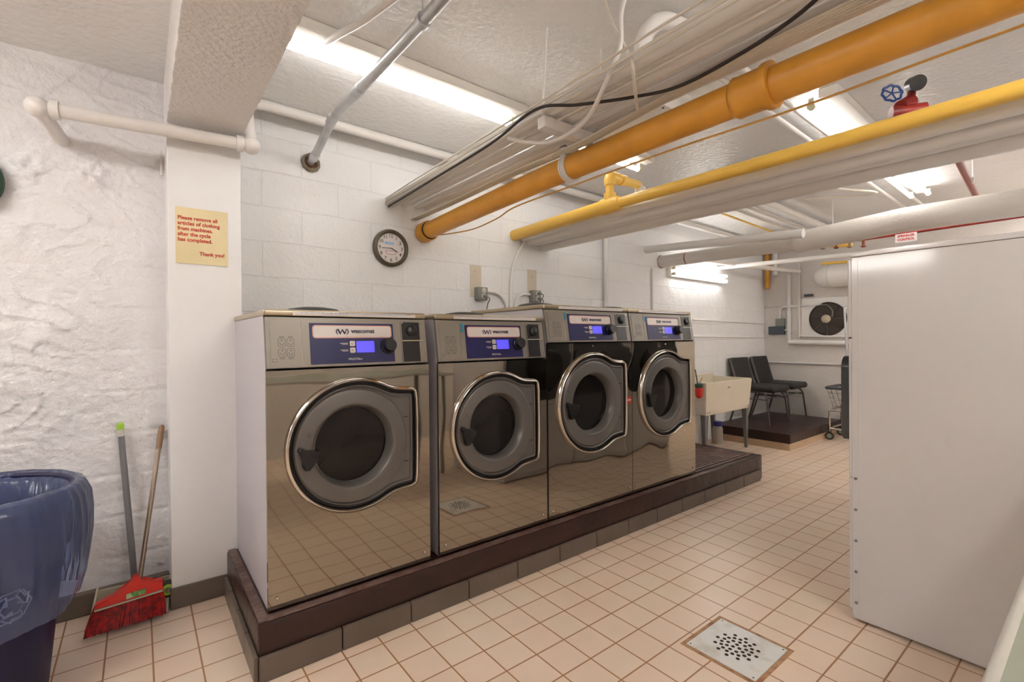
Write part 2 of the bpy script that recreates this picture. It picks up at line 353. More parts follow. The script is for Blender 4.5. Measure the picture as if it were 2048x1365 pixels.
# rough plastered left stretch of the back wall: real relief
bm = B(); x0, x1, dx = -1.3, .2, .0085; nx = int((x1-x0)/dx); nz = int(CEIL/dx); YL = 2.825
def relief(x, z):
    p = Vector((x,0,z))
    blockness = min(1, max(0, (x+.28)*5)) * min(1, max(0, (1.9-z)*3)) * (1 if z < 1.35 or x > -.1 else .3)
    low = min(1,max(0,(.95-z)*3)); blockness = max(blockness, low*.8)
    h = 0
    # trowelled patches: terraces of noise with sharp edges
    t = noise.fractal(p*Vector((2.2,1,3.4))+Vector((3,0,5)), .9, 2.1, 5); h += .015*(abs(t)-.3)
    q = noise.noise(p*3.1+Vector((9,2,1)))*3.0; h += (1-blockness)*.009*(q-math.floor(q))**4
    q = noise.noise(Vector((x*2.0+z*1.5,3,z*3.7)))*3.2; h += (1-blockness)*.008*(q-math.floor(q))**5
    h += .0022*noise.fractal(p*26, .8, 2.2, 4)
    # block joints showing near the pillar and low down
    if blockness > 0:
        zz = (z-.02+.006*noise.noise(p*5))/.19; d = abs(zz-round(zz))*.19
        h -= blockness*.006*math.exp(-(d/.006)**2)
        row = math.floor(zz); xx = (x-.01-(.2 if row%2 else 0)+.006*noise.noise(p*6))/.41; d = abs(xx-round(xx))*.41
        h -= blockness*.004*math.exp(-(d/.006)**2)
        h += blockness*.0016*noise.fractal(p*60, .7, 2, 3)
    # two knocked-off plugs
    for cx, cz, r in ((-.15,1.955,.05),(-.36,1.93,.055)):
        d = math.hypot(x-cx, z-cz); h += .02*math.exp(-(d/r)**2)*(1+1.4*noise.noise(p*45)) - .018*math.exp(-(d/.009)**2)
    return h
grid = [[bm.verts.new((x0+i*dx, YL-relief(x0+i*dx, j*dx), j*dx)) for j in range(nz+2)] for i in range(nx+1)]
for i in range(nx):
    for j in range(nz+1): bm.faces.new((grid[i][j],grid[i+1][j],grid[i+1][j+1],grid[i][j+1]))
wa = struct('wall_alcove', bm, 'plaster', smooth=180)
struct('wall_alcove_side', box(B(), XL, -1.28, 2.82, 3.1, 0, CEIL), 'plaster_far', smooth=0)
struct('wall_pillar', box(B(), .105, .395, 2.61, 3.0, 0, CEIL, bev=.006), 'pillar')
bm = B(); box(bm, .105, .40, YF, 2.64, 2.17, CEIL+.02, bev=.008)
bmesh.ops.subdivide_edges(bm, edges=[e for e in bm.edges if abs((e.verts[0].co-e.verts[1].co).y) > 1], cuts=120)
for v in bm.verts:
    if v.co.z < 2.2:
        n_ = noise.fractal(Vector((v.co.x*9,v.co.y*22,0)), .8, 2, 3); v.co.z += .004*n_; v.co.x += .004*noise.noise(Vector((v.co.y*40,v.co.x*5,1)))
struct('ceiling_beam', bm, 'beam')
# baseboards
struct('baseboard_alcove', box(B(), -1.5, .105, 2.785, 2.83, 0, .095, bev=.006), 'trim')
struct('baseboard_pillar', box(B(), .1, .33, 2.595, 2.612, 0, .095, bev=.005), 'trim')
# bare patches where boxes were moved
for i,(a,b_,z0,z1) in enumerate(((1.878,1.975,1.50,1.73),(2.43,2.525,1.52,1.745))):
    bm = B(); box(bm, 0, b_-a, -.003, .02, z0, z1); struct('trim_%d'%(i+1), bm, 'patch', loc=(a,YW(a),0), rot=(0,0,WROT))
# faint ledges on the block wall behind the sink (projecting courses)
for i,(z,xa) in enumerate(((1.395,4.9),(1.205,4.9))):
    bm = B(); tube(bm, [(0,-.012,z),(6.75-xa,-.012,z-.02)], .009, 8); struct('trim_%d'%(i+3), bm, 'pipe_white', loc=(xa,YW(xa),0), rot=(0,0,WROT))

# ------------------------------------------------------------------ plinths
t = thing('washer_plinth', 'long dark brown painted concrete plinth under the four washers', 'platform', (.32,1.86,0))
bm = B(); box(bm, 0, 3.81, 0, .97, 0, .2, bev=.012)
bmesh.ops.subdivide_edges(bm, edges=[e for e in bm.edges if (e.verts[0].co-e.verts[1].co).length > .5], cuts=60, use_grid_fill=True)
for v in bm.verts:
    n_ = noise.fractal(v.co*9, .8, 2, 3); v.co += Vector((0, .003*n_, .0025*n_ if v.co.z > .1 else 0))
obj('plinth_body', bm, 'plinth', t)
bm = B(); box(bm, .004, .036, .01, .96, .199, .2045, bev=.002); box(bm, .03, 3.0, .004, .044, .199, .203, bev=.002)
obj('worn_edge', bm, 'plinth_worn', t, label='worn greyish top edge of the plinth')
bm = B(); x = -.01
for k in range(13):
    box(bm, .0+k*.288, .0+(k+1)*.288-.004, -.018, .0, 0, .088, bev=.004)
obj('tile_trim', bm, 'trim', t, label='taupe ceramic base tiles along the plinth')
bm = B()
for k in range(4): box(bm, -.016, .0, .0+k*.19, .0+(k+1)*.19-.003, 0, .088, bev=.004)
obj('tile_trim', bm, 'trim', t)
bm = B(); box(bm, 2.93, 3.72, .10, .90, .2, .206)
for i in range(26):
    for j in range(26): box(bm, 2.95+i*.0295, 2.95+i*.0295+.016, .12+j*.0295, .12+j*.0295+.016, .206, .2095)
obj('drain_cover', bm, 'grate', t, label='ribbed brown cover plate beside the last washer')
bm = B(); box(bm, 2.88, 3.77, .055, .07, .2, .2085, bev=.001); obj('edge_strip', bm, 'plinth_worn', t)

t = thing('chair_platform', 'low square dark brown platform in the far corner under two chairs', 'platform', (5.33,2.12,0))
bm = B(); box(bm, 0, 1.465, 0, .86, .07, .17, bev=.008); obj('platform_top', bm, 'plinth', t)
bm = B(); box(bm, .004, 1.46, .004, .86, 0, .07); obj('tile_base', bm, 'trim_tan', t, label='tan tile base of the platform')

# ------------------------------------------------------------------ washers
def outline(R, tx, tz, cf, n=56):
    a0 = math.asin(min(.999,(tz+.004)/R)); pts = []
    for k in range(n+1):
        a = a0+(2*PI-2*a0)*k/n; pts.append((R*math.cos(a), R*math.sin(a)))
    jx = R*math.cos(a0)+.03
    pts.append((jx, -tz+.001)); 
    for k in range(7):
        a = -PI/2+PI/2*k/6; pts.append((tx-cf+cf*math.cos(a), -tz+cf+cf*math.sin(a)))
    for k in range(7):
        a = PI/2*k/6; pts.append((tx-cf+cf*math.cos(a), tz-cf+cf*math.sin(a)))
    pts.append((jx, tz-.001)); return pts
def smooth_loop(p, it=2):
    for _ in range(it):
        p = [((p[i-1][0]+2*p[i][0]+p[(i+1)%len(p)][0])/4, (p[i-1][1]+2*p[i][1]+p[(i+1)%len(p)][1])/4) for i in range(len(p))]
    return p
def offset(p, d):
    out = []
    for i in range(len(p)):
        ax, az = p[i-1]; bx, bz = p[(i+1)%len(p)]; tx, tz = bx-ax, bz-az; l = math.hypot(tx,tz) or 1
        out.append((p[i][0]-d*tz/l, p[i][1]+d*tx/l))     # ccw loop: inward for d > 0
    return out
def sweep(bm, p, prof, cx, cz, mi=0, cap_last=False):
    rings = []
    for d, y in prof:
        q = offset(p, d); rings.append([bm.verts.new((cx+x, y, cz+z)) for x,z in q])
    n = len(p)
    for a, b in zip(rings, rings[1:]):
        for k in range(n): bm.faces.new((a[k],a[(k+1)%n],b[(k+1)%n],b[k])).material_index = mi
    if cap_last: bm.faces.new(rings[-1]).material_index = mi
def bridge(bm, inner, outer_pts, y, cx, cz):
    a = [bm.verts.new((cx+x,y,cz+z)) for x,z in inner]; b = [bm.verts.new((x,y,z)) for x,z in outer_pts]
    es = [bm.edges.new((a[i],a[(i+1)%len(a)])) for i in range(len(a))]+[bm.edges.new((b[i],b[(i+1)%len(b)])) for i in range(len(b))]
    bmesh.ops.triangle_fill(bm, edges=es, use_beauty=True, use_dissolve=False)

def washer(X, W, zs, zt, k, label, number, dcz, lid_x):
    """zs: height of the seam under the control panel, zt: top of panel, k: door scale"""
    D = .74; t = thing('washing_machine', label, 'washing machine', (X,1.909,.205), 0, 'stainless front washing machines in a row')
    bm = B(); box(bm, .002, W-.002, .012, D, 0, zs, bev=0)
    for f in list(bm.faces):
        if abs(f.calc_center_median().y-.012) < 1e-4: bm.faces.remove(f)
    q = [bm.verts.new(v) for v in ((.002,.012,zs),(.002,.045,zt),(.002,D,zt),(.002,D,zs),(W-.002,.012,zs),(W-.002,.045,zt),(W-.002,D,zt),(W-.002,D,zs))]
    for f in ((0,1,2,3),(4,5,6,7),(1,5,6,2),(2,6,7,3)): bm.faces.new([q[i] for i in f])
    obj('body', bm, 'side', t, smooth=0)
    cx, cz = W/2, dcz
    R = .273*k; P0 = smooth_loop(outline(R, .276*k, .222*k, .045*k), 2)
    bm = B(); bridge(bm, offset(P0,.012), ((0,.006),(W,.006),(W,zs-.004),(0,zs-.004)), 0, cx, cz)
    for (xa,xb,za,zb) in ((0,.0,.006,zs-.004),(W,W,.006,zs-.004)):
        vv = [bm.verts.new(p) for p in ((xa,0,za),(xa,.014,za),(xa,.014,zb),(xa,0,zb))]; bm.faces.new(vv)
    vv = [bm.verts.new(p) for p in ((0,0,zs-.004),(W,0,zs-.004),(W,.014,zs-.004),(0,.014,zs-.004))]; bm.faces.new(vv)
    obj('front_sheet', bm, 'steel_wavy' if zs > .9 else 'steel', t, smooth=0, label='mirror-like stainless front')
    bm = B(); sweep(bm, P0, ((0,.002),(.0,-.006),(.004,-.016),(.012,-.020),(.018,-.014),(.020,.0),(.021,.02)), cx, cz)
    obj('door_surround', bm, 'chrome', t, smooth=50, label='polished chrome rim around the door')
    bm = B(); sweep(bm, P0, ((.0195,-.004),(.021,.006),(.032,.008),(.034,-.002)), cx, cz); obj('gasket', bm, 'gasket', t, smooth=50)
    ringp = lambda d: smooth_loop(outline(R-d*k, .276*k-d*k, .222*k-d*k, max(.045-d,.010)*k), 2)
    bm = B(); rg = [[bm.verts.new((cx+x_, y_, cz+z_)) for x_,z_ in ringp(d)] for d,y_ in ((.030,.004),(.032,-.007),(.036,-.010),(.040,-.007),(.042,-.002),(.046,-.002),(.048,-.006),(.052,-.006))]
    for a, b in zip(rg, rg[1:]):
        for q in range(len(a)): bm.faces.new((a[q],a[(q+1)%len(a)],b[(q+1)%len(a)],b[q]))
    inner = ringp(.052); a = [(x,z) for x,z in inner]; h = [(.165*k*math.cos(2*PI*i/48), .165*k*math.sin(2*PI*i/48)) for i in range(48)]
    bridge(bm, h, [(cx+x,cz+z) for x,z in a], -.006, cx, cz)
    obj('door_plate', bm, 'door_grey', t, smooth=40)
    bm = B(); lathe(bm, ((.227*k,.0),(.227*k,-.010),(.223*k,-.0145),(.217*k,-.016),(.176*k,-.021),(.168*k,-.021),(.163*k,-.018),(.152*k,.004),(.149*k,.03),(.147*k,.06)), (cx-.012*k,0,cz), 'Y', 72, caps=False)
    d = obj('door', bm, 'door_grey', t, smooth=50)
    bm = B(); lathe(bm, ((.150*k,.03),(.142*k,.055),(.125*k,.085),(.09*k,.11),(.045*k,.125),(0,.128)), (cx-.012*k,0,cz), 'Y', 64)
    obj('door_glass', bm, 'glass', d, smooth=60, label='dark glass bowl of the door')
    hx, hz = cx-.012*k, cz
    H = [(-.222,.012),(-.214,.024),(-.203,.022),(-.192,.010),(-.165,.008),(-.146,.004),(-.144,-.012),(-.160,-.028),(-.172,-.052),(-.180,-.064),(-.196,-.064),(-.204,-.050),(-.206,-.026),(-.214,-.004)]
    bm = B(); prism(bm, [(hx+x*k,hz+z*k) for x,z in H], -.052, -.028, bev=.006); tube(bm, [(hx-.175*k,-.03,hz-.012*k),(hx-.175*k,-.02,hz-.012*k)], .016*k, 16)
    obj('door_handle', bm, 'black', d, smooth=50)
    # lock pictogram pressed into the door
    bm = B()
    for sx_ in (-.206,-.176):
        c0 = Vector((hx+sx_*k, -.0235, hz+.062*k)); ring = [c0+Vector((.008*math.cos(a),0,.008*math.sin(a))) for a in [2*PI*i/16 for i in range(17)]]
        tube(bm, ring, .0009, 6); tube(bm, [c0+Vector((-.006,0,.008)), c0+Vector((-.006,0,.014)), c0+Vector((.004,0,.014))], .0009, 6); tube(bm,[c0+Vector((-.004,0,0)),c0+Vector((.004,0,0))],.0008,6)
    tube(bm, [Vector((hx-.191*k+.013*math.cos(a),-.0235,hz+.082*k+.008*math.sin(a))) for a in [PI*i/10 for i in range(11)]], .0009, 6)
    obj('lock_pictogram', bm, 'grey_ink', d)
    # hinge marks
    for dz in (-.10,.09): obj('hinge_slot', box(B(), cx+.205*k, cx+.222*k, -.0085, -.005, cz+dz*k-.002, cz+dz*k+.002), 'gasket', t)
    for q in [(.03,.045),(W-.03,.045)]+([(W*.5,zs-.02)] if zs > .9 else []): obj('screw', lathe(B(), ((.006,.0),(.006,-.003),(.004,-.005),(0,-.005)), (q[0],0,q[1]), 'Y', 12), 'chrome', t)
    for sx_ in (.04, W-.04): obj('foot', box(B(), sx_-.03, sx_+.03, .02, .08, -.001, .008), 'black', t)
    # control panel, leaning back
    h = zt-zs; a = -math.atan(.03/h); pn = B(); box(pn, .003, W-.003, -.0, .03, .004, h, bev=.003)
    cp = obj('control_panel', pn, 'panel_grey', t, (0,.0,zs), (a,0,0))
    s = W/.66; hs = h/.199
    def V(x): return x*s
    def U(v): return v*hs
    def plate(name, x0,x1,v0,v1,r,m,y0=-.002,lab=None):
        bm = B(); prism(bm, rrect(V(x0),V(x1),U(v0),U(v1),r), y0, .002); return obj(name, bm, m, cp, label=lab)
    plate('instruction_plate', .018,.128,.016,.184,.003,'panel_grey',-.0018)
    bm = B(); z1_, z0_ = U(.1835), U(.016); x1_ = V(.1275)
    tube(bm, [(x1_,-.002,z0_),(x1_,-.002,z1_)], .0009, 6); obj('plate_edge', bm, 'chrome', cp)
    bm = B()
    for ix in (.058,.088):
        for iv in (.10,.062):
            l = rrect(V(ix)-.0125,V(ix)+.0125,U(iv)-.015,U(iv)+.015,.005,4); tube(bm, [(p[0],-.0021,p[1]) for p in l+l[:1]], .0006, 4)
            tube(bm, [(V(ix)-.007,-.0021,U(iv)+.001),(V(ix)-.004,-.0021,U(iv)-.008),(V(ix)+.004,-.0021,U(iv)-.008),(V(ix)+.007,-.0021,U(iv)+.001)], .0008, 4)
            tube(bm, [(V(ix)-.003,-.0021,U(iv)+.008),(V(ix)+.003,-.0021,U(iv)+.008)], .0012, 4)
            for dv in ((.02,.0225) if iv > .09 else (-.02,-.0225)): box(bm, V(ix)-.009, V(ix)+.009, -.0022, -.0018, U(iv)+dv-.0006, U(iv)+dv+.0006)
    tube(bm, [(V(.028)-.004,-.0021,U(.028)),(V(.028)+.012,-.0021,U(.028)),(V(.028)+.012,-.0021,U(.028)+.012),(V(.028)-.004,-.0021,U(.028)+.012),(V(.028)-.004,-.0021,U(.028))], .0006, 4)
    obj('pictograms', bm, 'ink', cp)
    plate('graphic_panel', .158,.500,.014,.176,.002,'blue',-.003,'deep blue control graphic')
    plate('logo_border', .168,.492,.116,.168,.012,'salmon',-.0034)
    plate('logo_bar', .172,.488,.120,.164,.010,'logo_white',-.0040,'white bar with the maker name')
    xc, vc = V(.283), U(.142)
    bm = B()
    for sg in (-1,1):
        pts = [(xc+sg*(.0145+.009*math.cos(b)), -.0042, vc+.0120*math.sin(b)) for b in [(-1.35+2.7*i/12) for i in range(13)]]
        tube(bm, pts, [.0005+.0016*math.sin(PI*i/12) for i in range(13)], 6)
    for (xa,za,xb,zb,rr) in ((-.0165,.0095,-.0085,-.0095,.0026),(-.0085,-.0095,0,.0085,.0017),(0,.0085,.0085,-.0095,.0026),(.0085,-.0095,.0165,.0095,.0017)):
        tube(bm, [(xc+xa,-.0042,vc+za),(xc+xb,-.0042,vc+zb)], rr, 6)
    obj('emblem', bm, 'navy', cp)
    text('maker_name', 'wascomat', .0245, 'navy', cp, (V(.367),-.0042,U(.144)), bold=.0007, sx=.98*s)
    text('model_name', 'WLD720cc' if number in (None,'2') else 'WLD730cc', .0125, 'logo_white', cp, (V(.330),-.0033,U(.030)), sx=s)
    plate('display', .337,.412,.056,.103,.003,'lcd',-.0042,'lit blue display')
    for vv_ in (.093,.066):
        b_ = plate('button', .310,.331,vv_-.0105,vv_+.0105,.004,'logo_white',-.0060)
        bm = B(); l = [(V(.3205)+.0045*math.cos(a_),-.0062,U(vv_)+.0045*math.sin(a_)) for a_ in [2*PI*i/6 for i in range(7)]]; tube(bm, l, .0007, 4); 
        obj('button_mark', bm, 'ink', cp)
        bm = B(); box(bm, V(.272), V(.303), -.0034, -.0028, U(vv_)+.0005, U(vv_)+.0028); box(bm, V(.279), V(.303), -.0034, -.0028, U(vv_)-.0038, U(vv_)-.0022); obj('button_caption', bm, 'logo_white', cp)
    bm = B(); lathe(bm, ((.033,-.003),(.033,-.012),(.029,-.014),(.027,-.034),(.024,-.038),(0,-.038)), (V(.473),0,U(.082)), 'Y', 32); obj('knob', bm, 'black', cp, smooth=50)
    bm = B(); prism(bm, rrect(V(.536),V(.648),U(.006),U(.188),.003), -.0035, .002)
    obj('coin_frame', bm, 'panel_grey', cp)
    bm = B(); box(bm, V(.540), V(.624), -.0045, -.0035, U(.106), U(.184)); box(bm, V(.540), V(.620), -.0045, -.0035, U(.01), U(.100)); lathe(bm, ((.024,-.0045),(.024,-.012),(.018,-.016),(0,-.016)), (V(.585),0,U(.146)), 'Y', 20)
    obj('coin_slot_cover', bm, 'black', cp)
    bm = B(); box(bm, V(.538), V(.645), -.007, -.0035, U(.1005), U(.1045))
    for xx in (.542,.634): lathe(bm, ((.004,-.0045),(.003,-.007),(0,-.007)), (V(xx),0,U(.180)), 'Y', 10)
    obj('coin_frame_screws', bm, 'chrome', cp)
    if number:
        n_ = text('number_sticker', number, .054, 'cyan', cp, (V(.139),-.0046,U(.160)), bold=.0018, sx=.8, label='blue number %s'%number)
    # top
    bm = B(); box(bm, -.001, W+.001, .028, D+.02, zt, zt+.026, bev=.008, seg=3); cap = obj('top', bm, 'cap', t)
    bm = B(); box(bm, V(.10), V(.61), .0262, .0284, zt+.0035, zt+.0185); ls = obj('label_strip', bm, 'logo_white', cap, label='white label strip with blue print')
    bm = B()
    random.seed(int(X*100))
    x = V(.13)
    while x < V(.58):
        l = random.uniform(.004,.014); box(bm, x, x+l, .0258, .0263, zt+.0135, zt+.0165); x += l+random.uniform(.002,.008)
    obj('strip_print', bm, 'pale_blue', cap)
    bm = B(); lathe(bm, ((.118,zt+.026),(.118,zt+.034),(.10,zt+.046),(.05,zt+.054),(0,zt+.056)), (lid_x,.30,0), 'Z', 40); obj('soap_lid', bm, 'gasket', t, smooth=60, label='round dark lid on top')
    return t
washer(.361,.66,.884,1.083,1.0,'first stainless washer, nearest the pillar, no number sticker',None,.568,.25)
washer(1.069,.66,.884,1.083,1.0,'stainless washer with blue number 2 sticker',"2",.560,.33)
wm3 = washer(1.741,.717,.965,1.153,1.09,'taller stainless washer with blue number 3 and red stop sticker',"3",.611,.18)
washer(2.462,.722,.965,1.153,1.09,'taller stainless washer with blue number 4, last of the row',"4",.611,.125)
bm = B(); prism(bm, [(.686+.024*math.cos(PI/8+i*PI/4),.598+.028*math.sin(PI/8+i*PI/4)) for i in range(8)], -.0015, .0); st = obj('stop_sticker', bm, 'red_sticker', wm3)
text('sticker_word', 'STOP', .014, 'logo_white', st, (.686,-.002,.598), bold=.0004)

# ------------------------------------------------------------------ clock and notice
t = thing('wall_clock', 'round wall clock with brown rim hanging on the white block wall', 'clock', (1.262,YW(1.262)-.001,1.776), WROT)
bm = B(); lathe(bm, ((.118,0),(.118,-.02),(.113,-.03),(.104,-.033),(.096,-.028),(.092,-.014)), (0,0,0), 'Y', 64, caps=False); obj('rim', bm, 'clock_rim', t, smooth=50)
bm = B(); lathe(bm, ((.095,-.014),(0,-.014)), (0,0,0), 'Y', 64, caps=False); obj('dial', bm, 'clock_face', t)
for h in range(1,13):
    a = h*PI/6; text('numeral', str(h), .030, 'ink', t, (.075*math.sin(a),-.0152,.075*math.cos(a)), ext=.0004, bold=.0001)
bm = B(); tube(bm, [(0,-.017,0),(-.060,-.017,-.004)], .0016, 6); obj('minute_hand', bm, 'ink', t)
bm = B(); tube(bm, [(0,-.019,0),(.042,-.019,-.022)], .0024, 6); obj('hour_hand', bm, 'black', t)
bm = B(); box(bm, -.040,.018,-.0155,-.014,.022,.038); obj('blue_print', bm, 'pale_blue', t)
bm = B(); pts = [(-.035,-.0155,-.016),(-.030,-.0155,-.036),(.0,-.0155,-.040),(.03,-.0155,-.036),(.034,-.0155,-.022)]; tube(bm, pts+pts[:1], .0013, 5); obj('pink_print', bm, 'pink', t)
t = thing('notice_sign', 'cream card notice with red lettering on the white pillar', 'sign', (.235,2.609,1.677))
bm = B(); box(bm, -.101,.101,-.003,.0,-.128,.126); obj('card', bm, 'paper_yellow', t)
for i,l in enumerate(('Please remove all','articles of clothing','from machines.','after the cycle','has completed.')):
    text('lettering', l, .0232, 'red_ink', t, (-.093,-.0036,.078-i*.0245), align='LEFT', bold=.0006, ext=.0003, sx=.94)
text('lettering', 'Thank you!', .0232, 'red_ink', t, (.088,-.0036,-.080), align='RIGHT', bold=.0006, ext=.0003, sx=.94)

# ------------------------------------------------------------------ wall outlet boxes and their conduits
def outlet(x, z, label, valves):
    t = thing('outlet_box', label, 'outlet box', (x,YW(x),z), WROT)
    bm = B(); box(bm, -.045,.045,-.05,0,-.047,.047, bev=.006); obj('box', bm, 'box_grey', t)
    for dz, kind in valves:
        bm = B(); lathe(bm, ((.02,-.05),(.02,-.054),(.012,-.056),(0,-.056)), (.005,0,dz), 'Y', 20); obj('receptacle', bm, 'clear_grip', t)
        if kind:
            bm = B(); tube(bm, [(.005,-.055,dz),(.012,-.085,dz-.004)], [.013,.009], 12); tube(bm, spline([(.012,-.083,dz-.004),(.03,-.09,dz-.02),(.04,-.05,dz-.06),(.04,-.02,dz-.16)]), .004, 8); obj('plug', bm, 'box_grey', t)
outlet(1.956,1.524,'grey outlet box with one plug, above washer 2',((.022,0),(-.02,1)))
outlet(2.488,1.532,'grey outlet box with two plugs, above washer 3',((.022,1),(-.02,1)))
def run(name, pts, r, m, label, cat, group=None, fil=.03, seg=12, extra=None):
    p = fillet(pts, fil) if fil else spline(pts); o = Vector(pts[0]); bm = B(); tube(bm, [q-o for q in p], r, seg)
    ob = obj(name, bm, m, None, o, smooth=60); return tag(ob, label, cat, group)
w_ = lambda x,z,d=.014: (x, YW(x)-d, z)
run('wall_conduit', [w_(2.39,1.965,.03),w_(2.37,1.93),w_(2.29,1.80),w_(2.25,1.62),w_(2.245,1.30)], .012, 'pipe_white', 'white conduit curving down the block wall between the outlet boxes', 'conduit', fil=0)
run('wall_conduit', [w_(2.0,1.545),w_(2.10,1.54),w_(2.17,1.50),w_(2.21,1.42),w_(2.22,1.28)], .011, 'pipe_white', 'short white conduit bending right from the outlet box above washer 2', 'conduit', fil=0)
run('wall_conduit', [w_(2.445,1.545),w_(2.36,1.54),w_(2.31,1.50),w_(2.285,1.42),w_(2.28,1.28)], .011, 'pipe_white', 'short white conduit bending from the outlet box above washer 3', 'conduit', fil=0)
run('wall_riser', [w_(3.365,CEIL-.01,.03),w_(3.365,.3,.03)], .022, 'pipe_white', 'vertical white riser pipe on the block wall behind washer 4', 'pipe')
run('wall_riser', [w_(4.12,1.9,.012),w_(4.12,.3,.012)], .012, 'pipe_white', 'thin vertical white pipe left of the wall tube light', 'pipe')

# ------------------------------------------------------------------ white pipe at left
run('white_pipe', [(-.254,2.83,2.07),(-.296,2.56,2.10),(.425,2.52,2.115),(.43,2.66,2.37),(.50,2.70,2.405),(6.3,2.86,2.385)], .027, 'pipe_white', 'white pipe crossing the pillar then running under the ceiling', 'pipe', fil=.045, seg=20)
wp = [o for o in C.objects if o.name.startswith('white_pipe')][0]
for p, q in (((-.296,2.56,2.10),'elbow'),((.425,2.52,2.115),'elbow')):
    bm = B(); bmesh.ops.create_icosphere(bm, subdivisions=3, radius=.040); e = obj('elbow', bm, 'pipe_white', wp, Vector(p)-Vector((-.254,2.83,2.07)), smooth=60)
for a, b in (((-.262,2.559,2.101),(-.235,2.557,2.102)),((.365,2.5235,2.1135),(.392,2.522,2.114))):
    bm = B(); o = Vector((-.254,2.83,2.07)); tube(bm, [Vector(a)-o, Vector(b)-o], .036, 20); obj('collar', bm, 'pipe_white', wp)
run('pipe_hook', [(.092,2.80,2.10),(.092,2.79,1.98)], .005, 'pipe_white', 'thin white strap hanging at the pillar edge under the pipe', 'strap', fil=0, seg=6)

# ------------------------------------------------------------------ galvanised conduit
t = thing('steel_conduit', 'shiny galvanised conduit rising from a rusty wall hole', 'conduit', (.779,2.835,2.205))
o = Vector((.779,2.835,2.205)); P = [(.779,2.85,2.20),(.782,2.73,2.215),(.775,2.50,2.32),(.772,2.2,2.345),(.80,2.02,2.31),(.80,1.4,2.31),(.80,-1.0,2.31)]
P = [(.776,2.86,2.20),(.778,2.72,2.225),(.775,2.42,2.31),(.775,2.10,2.30),(.785,1.55,2.30),(.80,-1.2,2.30)]
bm = B(); tube(bm, [Vector(p)-o for p in fillet(P,.12,8)], .021, 20); obj('tube', bm, 'galv', t, smooth=60)
for a, b in (((.777,2.78,2.213),(.778,2.73,2.223)),((.775,2.12,2.3005),(.7755,2.05,2.30)),((.775,2.47,2.297),(.775,2.42,2.309))):
    bm = B(); tube(bm, [Vector(a)-o, Vector(b)-o], .0245, 20); obj('coupling', bm, 'galv', t, smooth=60)
bm = B(); tube(bm, [Vector((.785,1.50,2.30))-o+Vector((0,0,.0)), Vector((.785,1.475,2.30))-o], .027, 20); tube(bm, [Vector((.785,1.488,2.325))-o, Vector((.785,1.488,2.43))-o], .003, 8); obj('hanger', bm, 'galv', t, smooth=60)
bm = B(); lathe(bm, ((.052,-.0),(.050,-.012),(.040,-.018),(.034,-.010),(.030,.01)), (0,.0,0), 'Y', 18, caps=False)
for v in bm.verts: v.co += Vector((.006*noise.noise(v.co*40),0,.01*noise.noise(v.co*35)))
obj('wall_hole', bm, 'cement', t)
bm = B(); lathe(bm, ((.030,-.008),(.024,-.004),(.022,.01)), (0,0,0), 'Y', 18, caps=False); obj('rust_ring', bm, 'rust', t)

# ------------------------------------------------------------------ fluorescent fixtures
def fixture(x, y, z, L, label, tubes=(0,), width=.07, rot=0, wall=False, group='tube light fittings', lamp='tube', cy=0):
    t = thing('tube_light', label, 'light', (x,y,z), rot, group)
    if not wall:
        bm = B(); box(bm, 0, L, cy-width/2, cy+width/2, -.045, 0, bev=.004); obj('channel', bm, 'fixture', t)
    else:
        bm = B(); box(bm, 0, L, -.05, 0, -width/2, width/2, bev=.004); obj('channel', bm, 'fixture', t)
    for ty in tubes:
        c = (lambda u: (u, ty, -.066)) if not wall else (lambda u: (u, -.075, ty))
        bm = B(); tube(bm, [c(.035), c(L-.035)], .0145, 16); obj('tube', bm, lamp, t, smooth=60)
        for u in (.012, L-.03):
            bm = B(); tube(bm, [c(u), c(u+.02)], .018, 12)
            box(bm, u+.004, u+.016, c(0)[1]-.012, c(0)[1]+.012+(.03 if wall else 0), c(0)[2]-.012, c(0)[2]+.012+(0 if wall else .03)); obj('socket', bm, 'tube_end', t)
    return t
FX = CEIL-.001
fixture(.43,1.985,FX,1.2,'single tube ceiling light beyond the beam, nearest the pillar',(.035,),.07,.02,cy=-.045)
fixture(1.66,2.0,FX,1.1,'single tube ceiling light behind the yellow pipe, next in line',(.035,),.07,.02,cy=-.045)
fixture(2.68,.93,FX,1.2,'wide ceiling light between the yellow pipes near the valve',(.035,),.085,.03,cy=-.045)
fixture(3.95,.99,FX,1.2,'twin tube ceiling light above the white insulated pipe',(-.055,.055),.05,.03)
fixture(4.40,YW(4.4),1.895,1.19,'twin tube light mounted on the block wall above the sink',(-.03,.03),.11,WROT,True)
fixture(-1.9,1.3,FX,1.2,'added unseen ceiling tube light left of the beam',(-.045,.045),.05,0,lamp='tube_unseen')  # lamp added out of view to raise the room's overall light
fixture(-4.5,1.68,FX,1.2,'ceiling tube light at the left end of the room',(-.045,.045),.05,PI/2,lamp='tube_unseen')
fixture(.7,-.7,FX,1.2,'added unseen ceiling tube light behind the camera above the table',(-.045,.045),.05,0,lamp='tube_unseen')  # invented fitting behind the camera, put in as extra fill
fixture(5.2,-.3,FX,1.2,'added unseen ceiling tube light at the far right end of the room',(-.045,.045),.05,0,lamp='tube_unseen')  # extra lamp outside the frame, added to brighten the room

# ceiling conduit rail over fixture row A, pipe rising through it
run('white_conduit', [(.60,1.95,2.385),(.62,1.85,2.375),(.66,1.72,2.37),(.80,1.15,2.385)], .014, 'pipe_white', 'short white pipe above the first ceiling tube light', 'pipe', fil=.05)

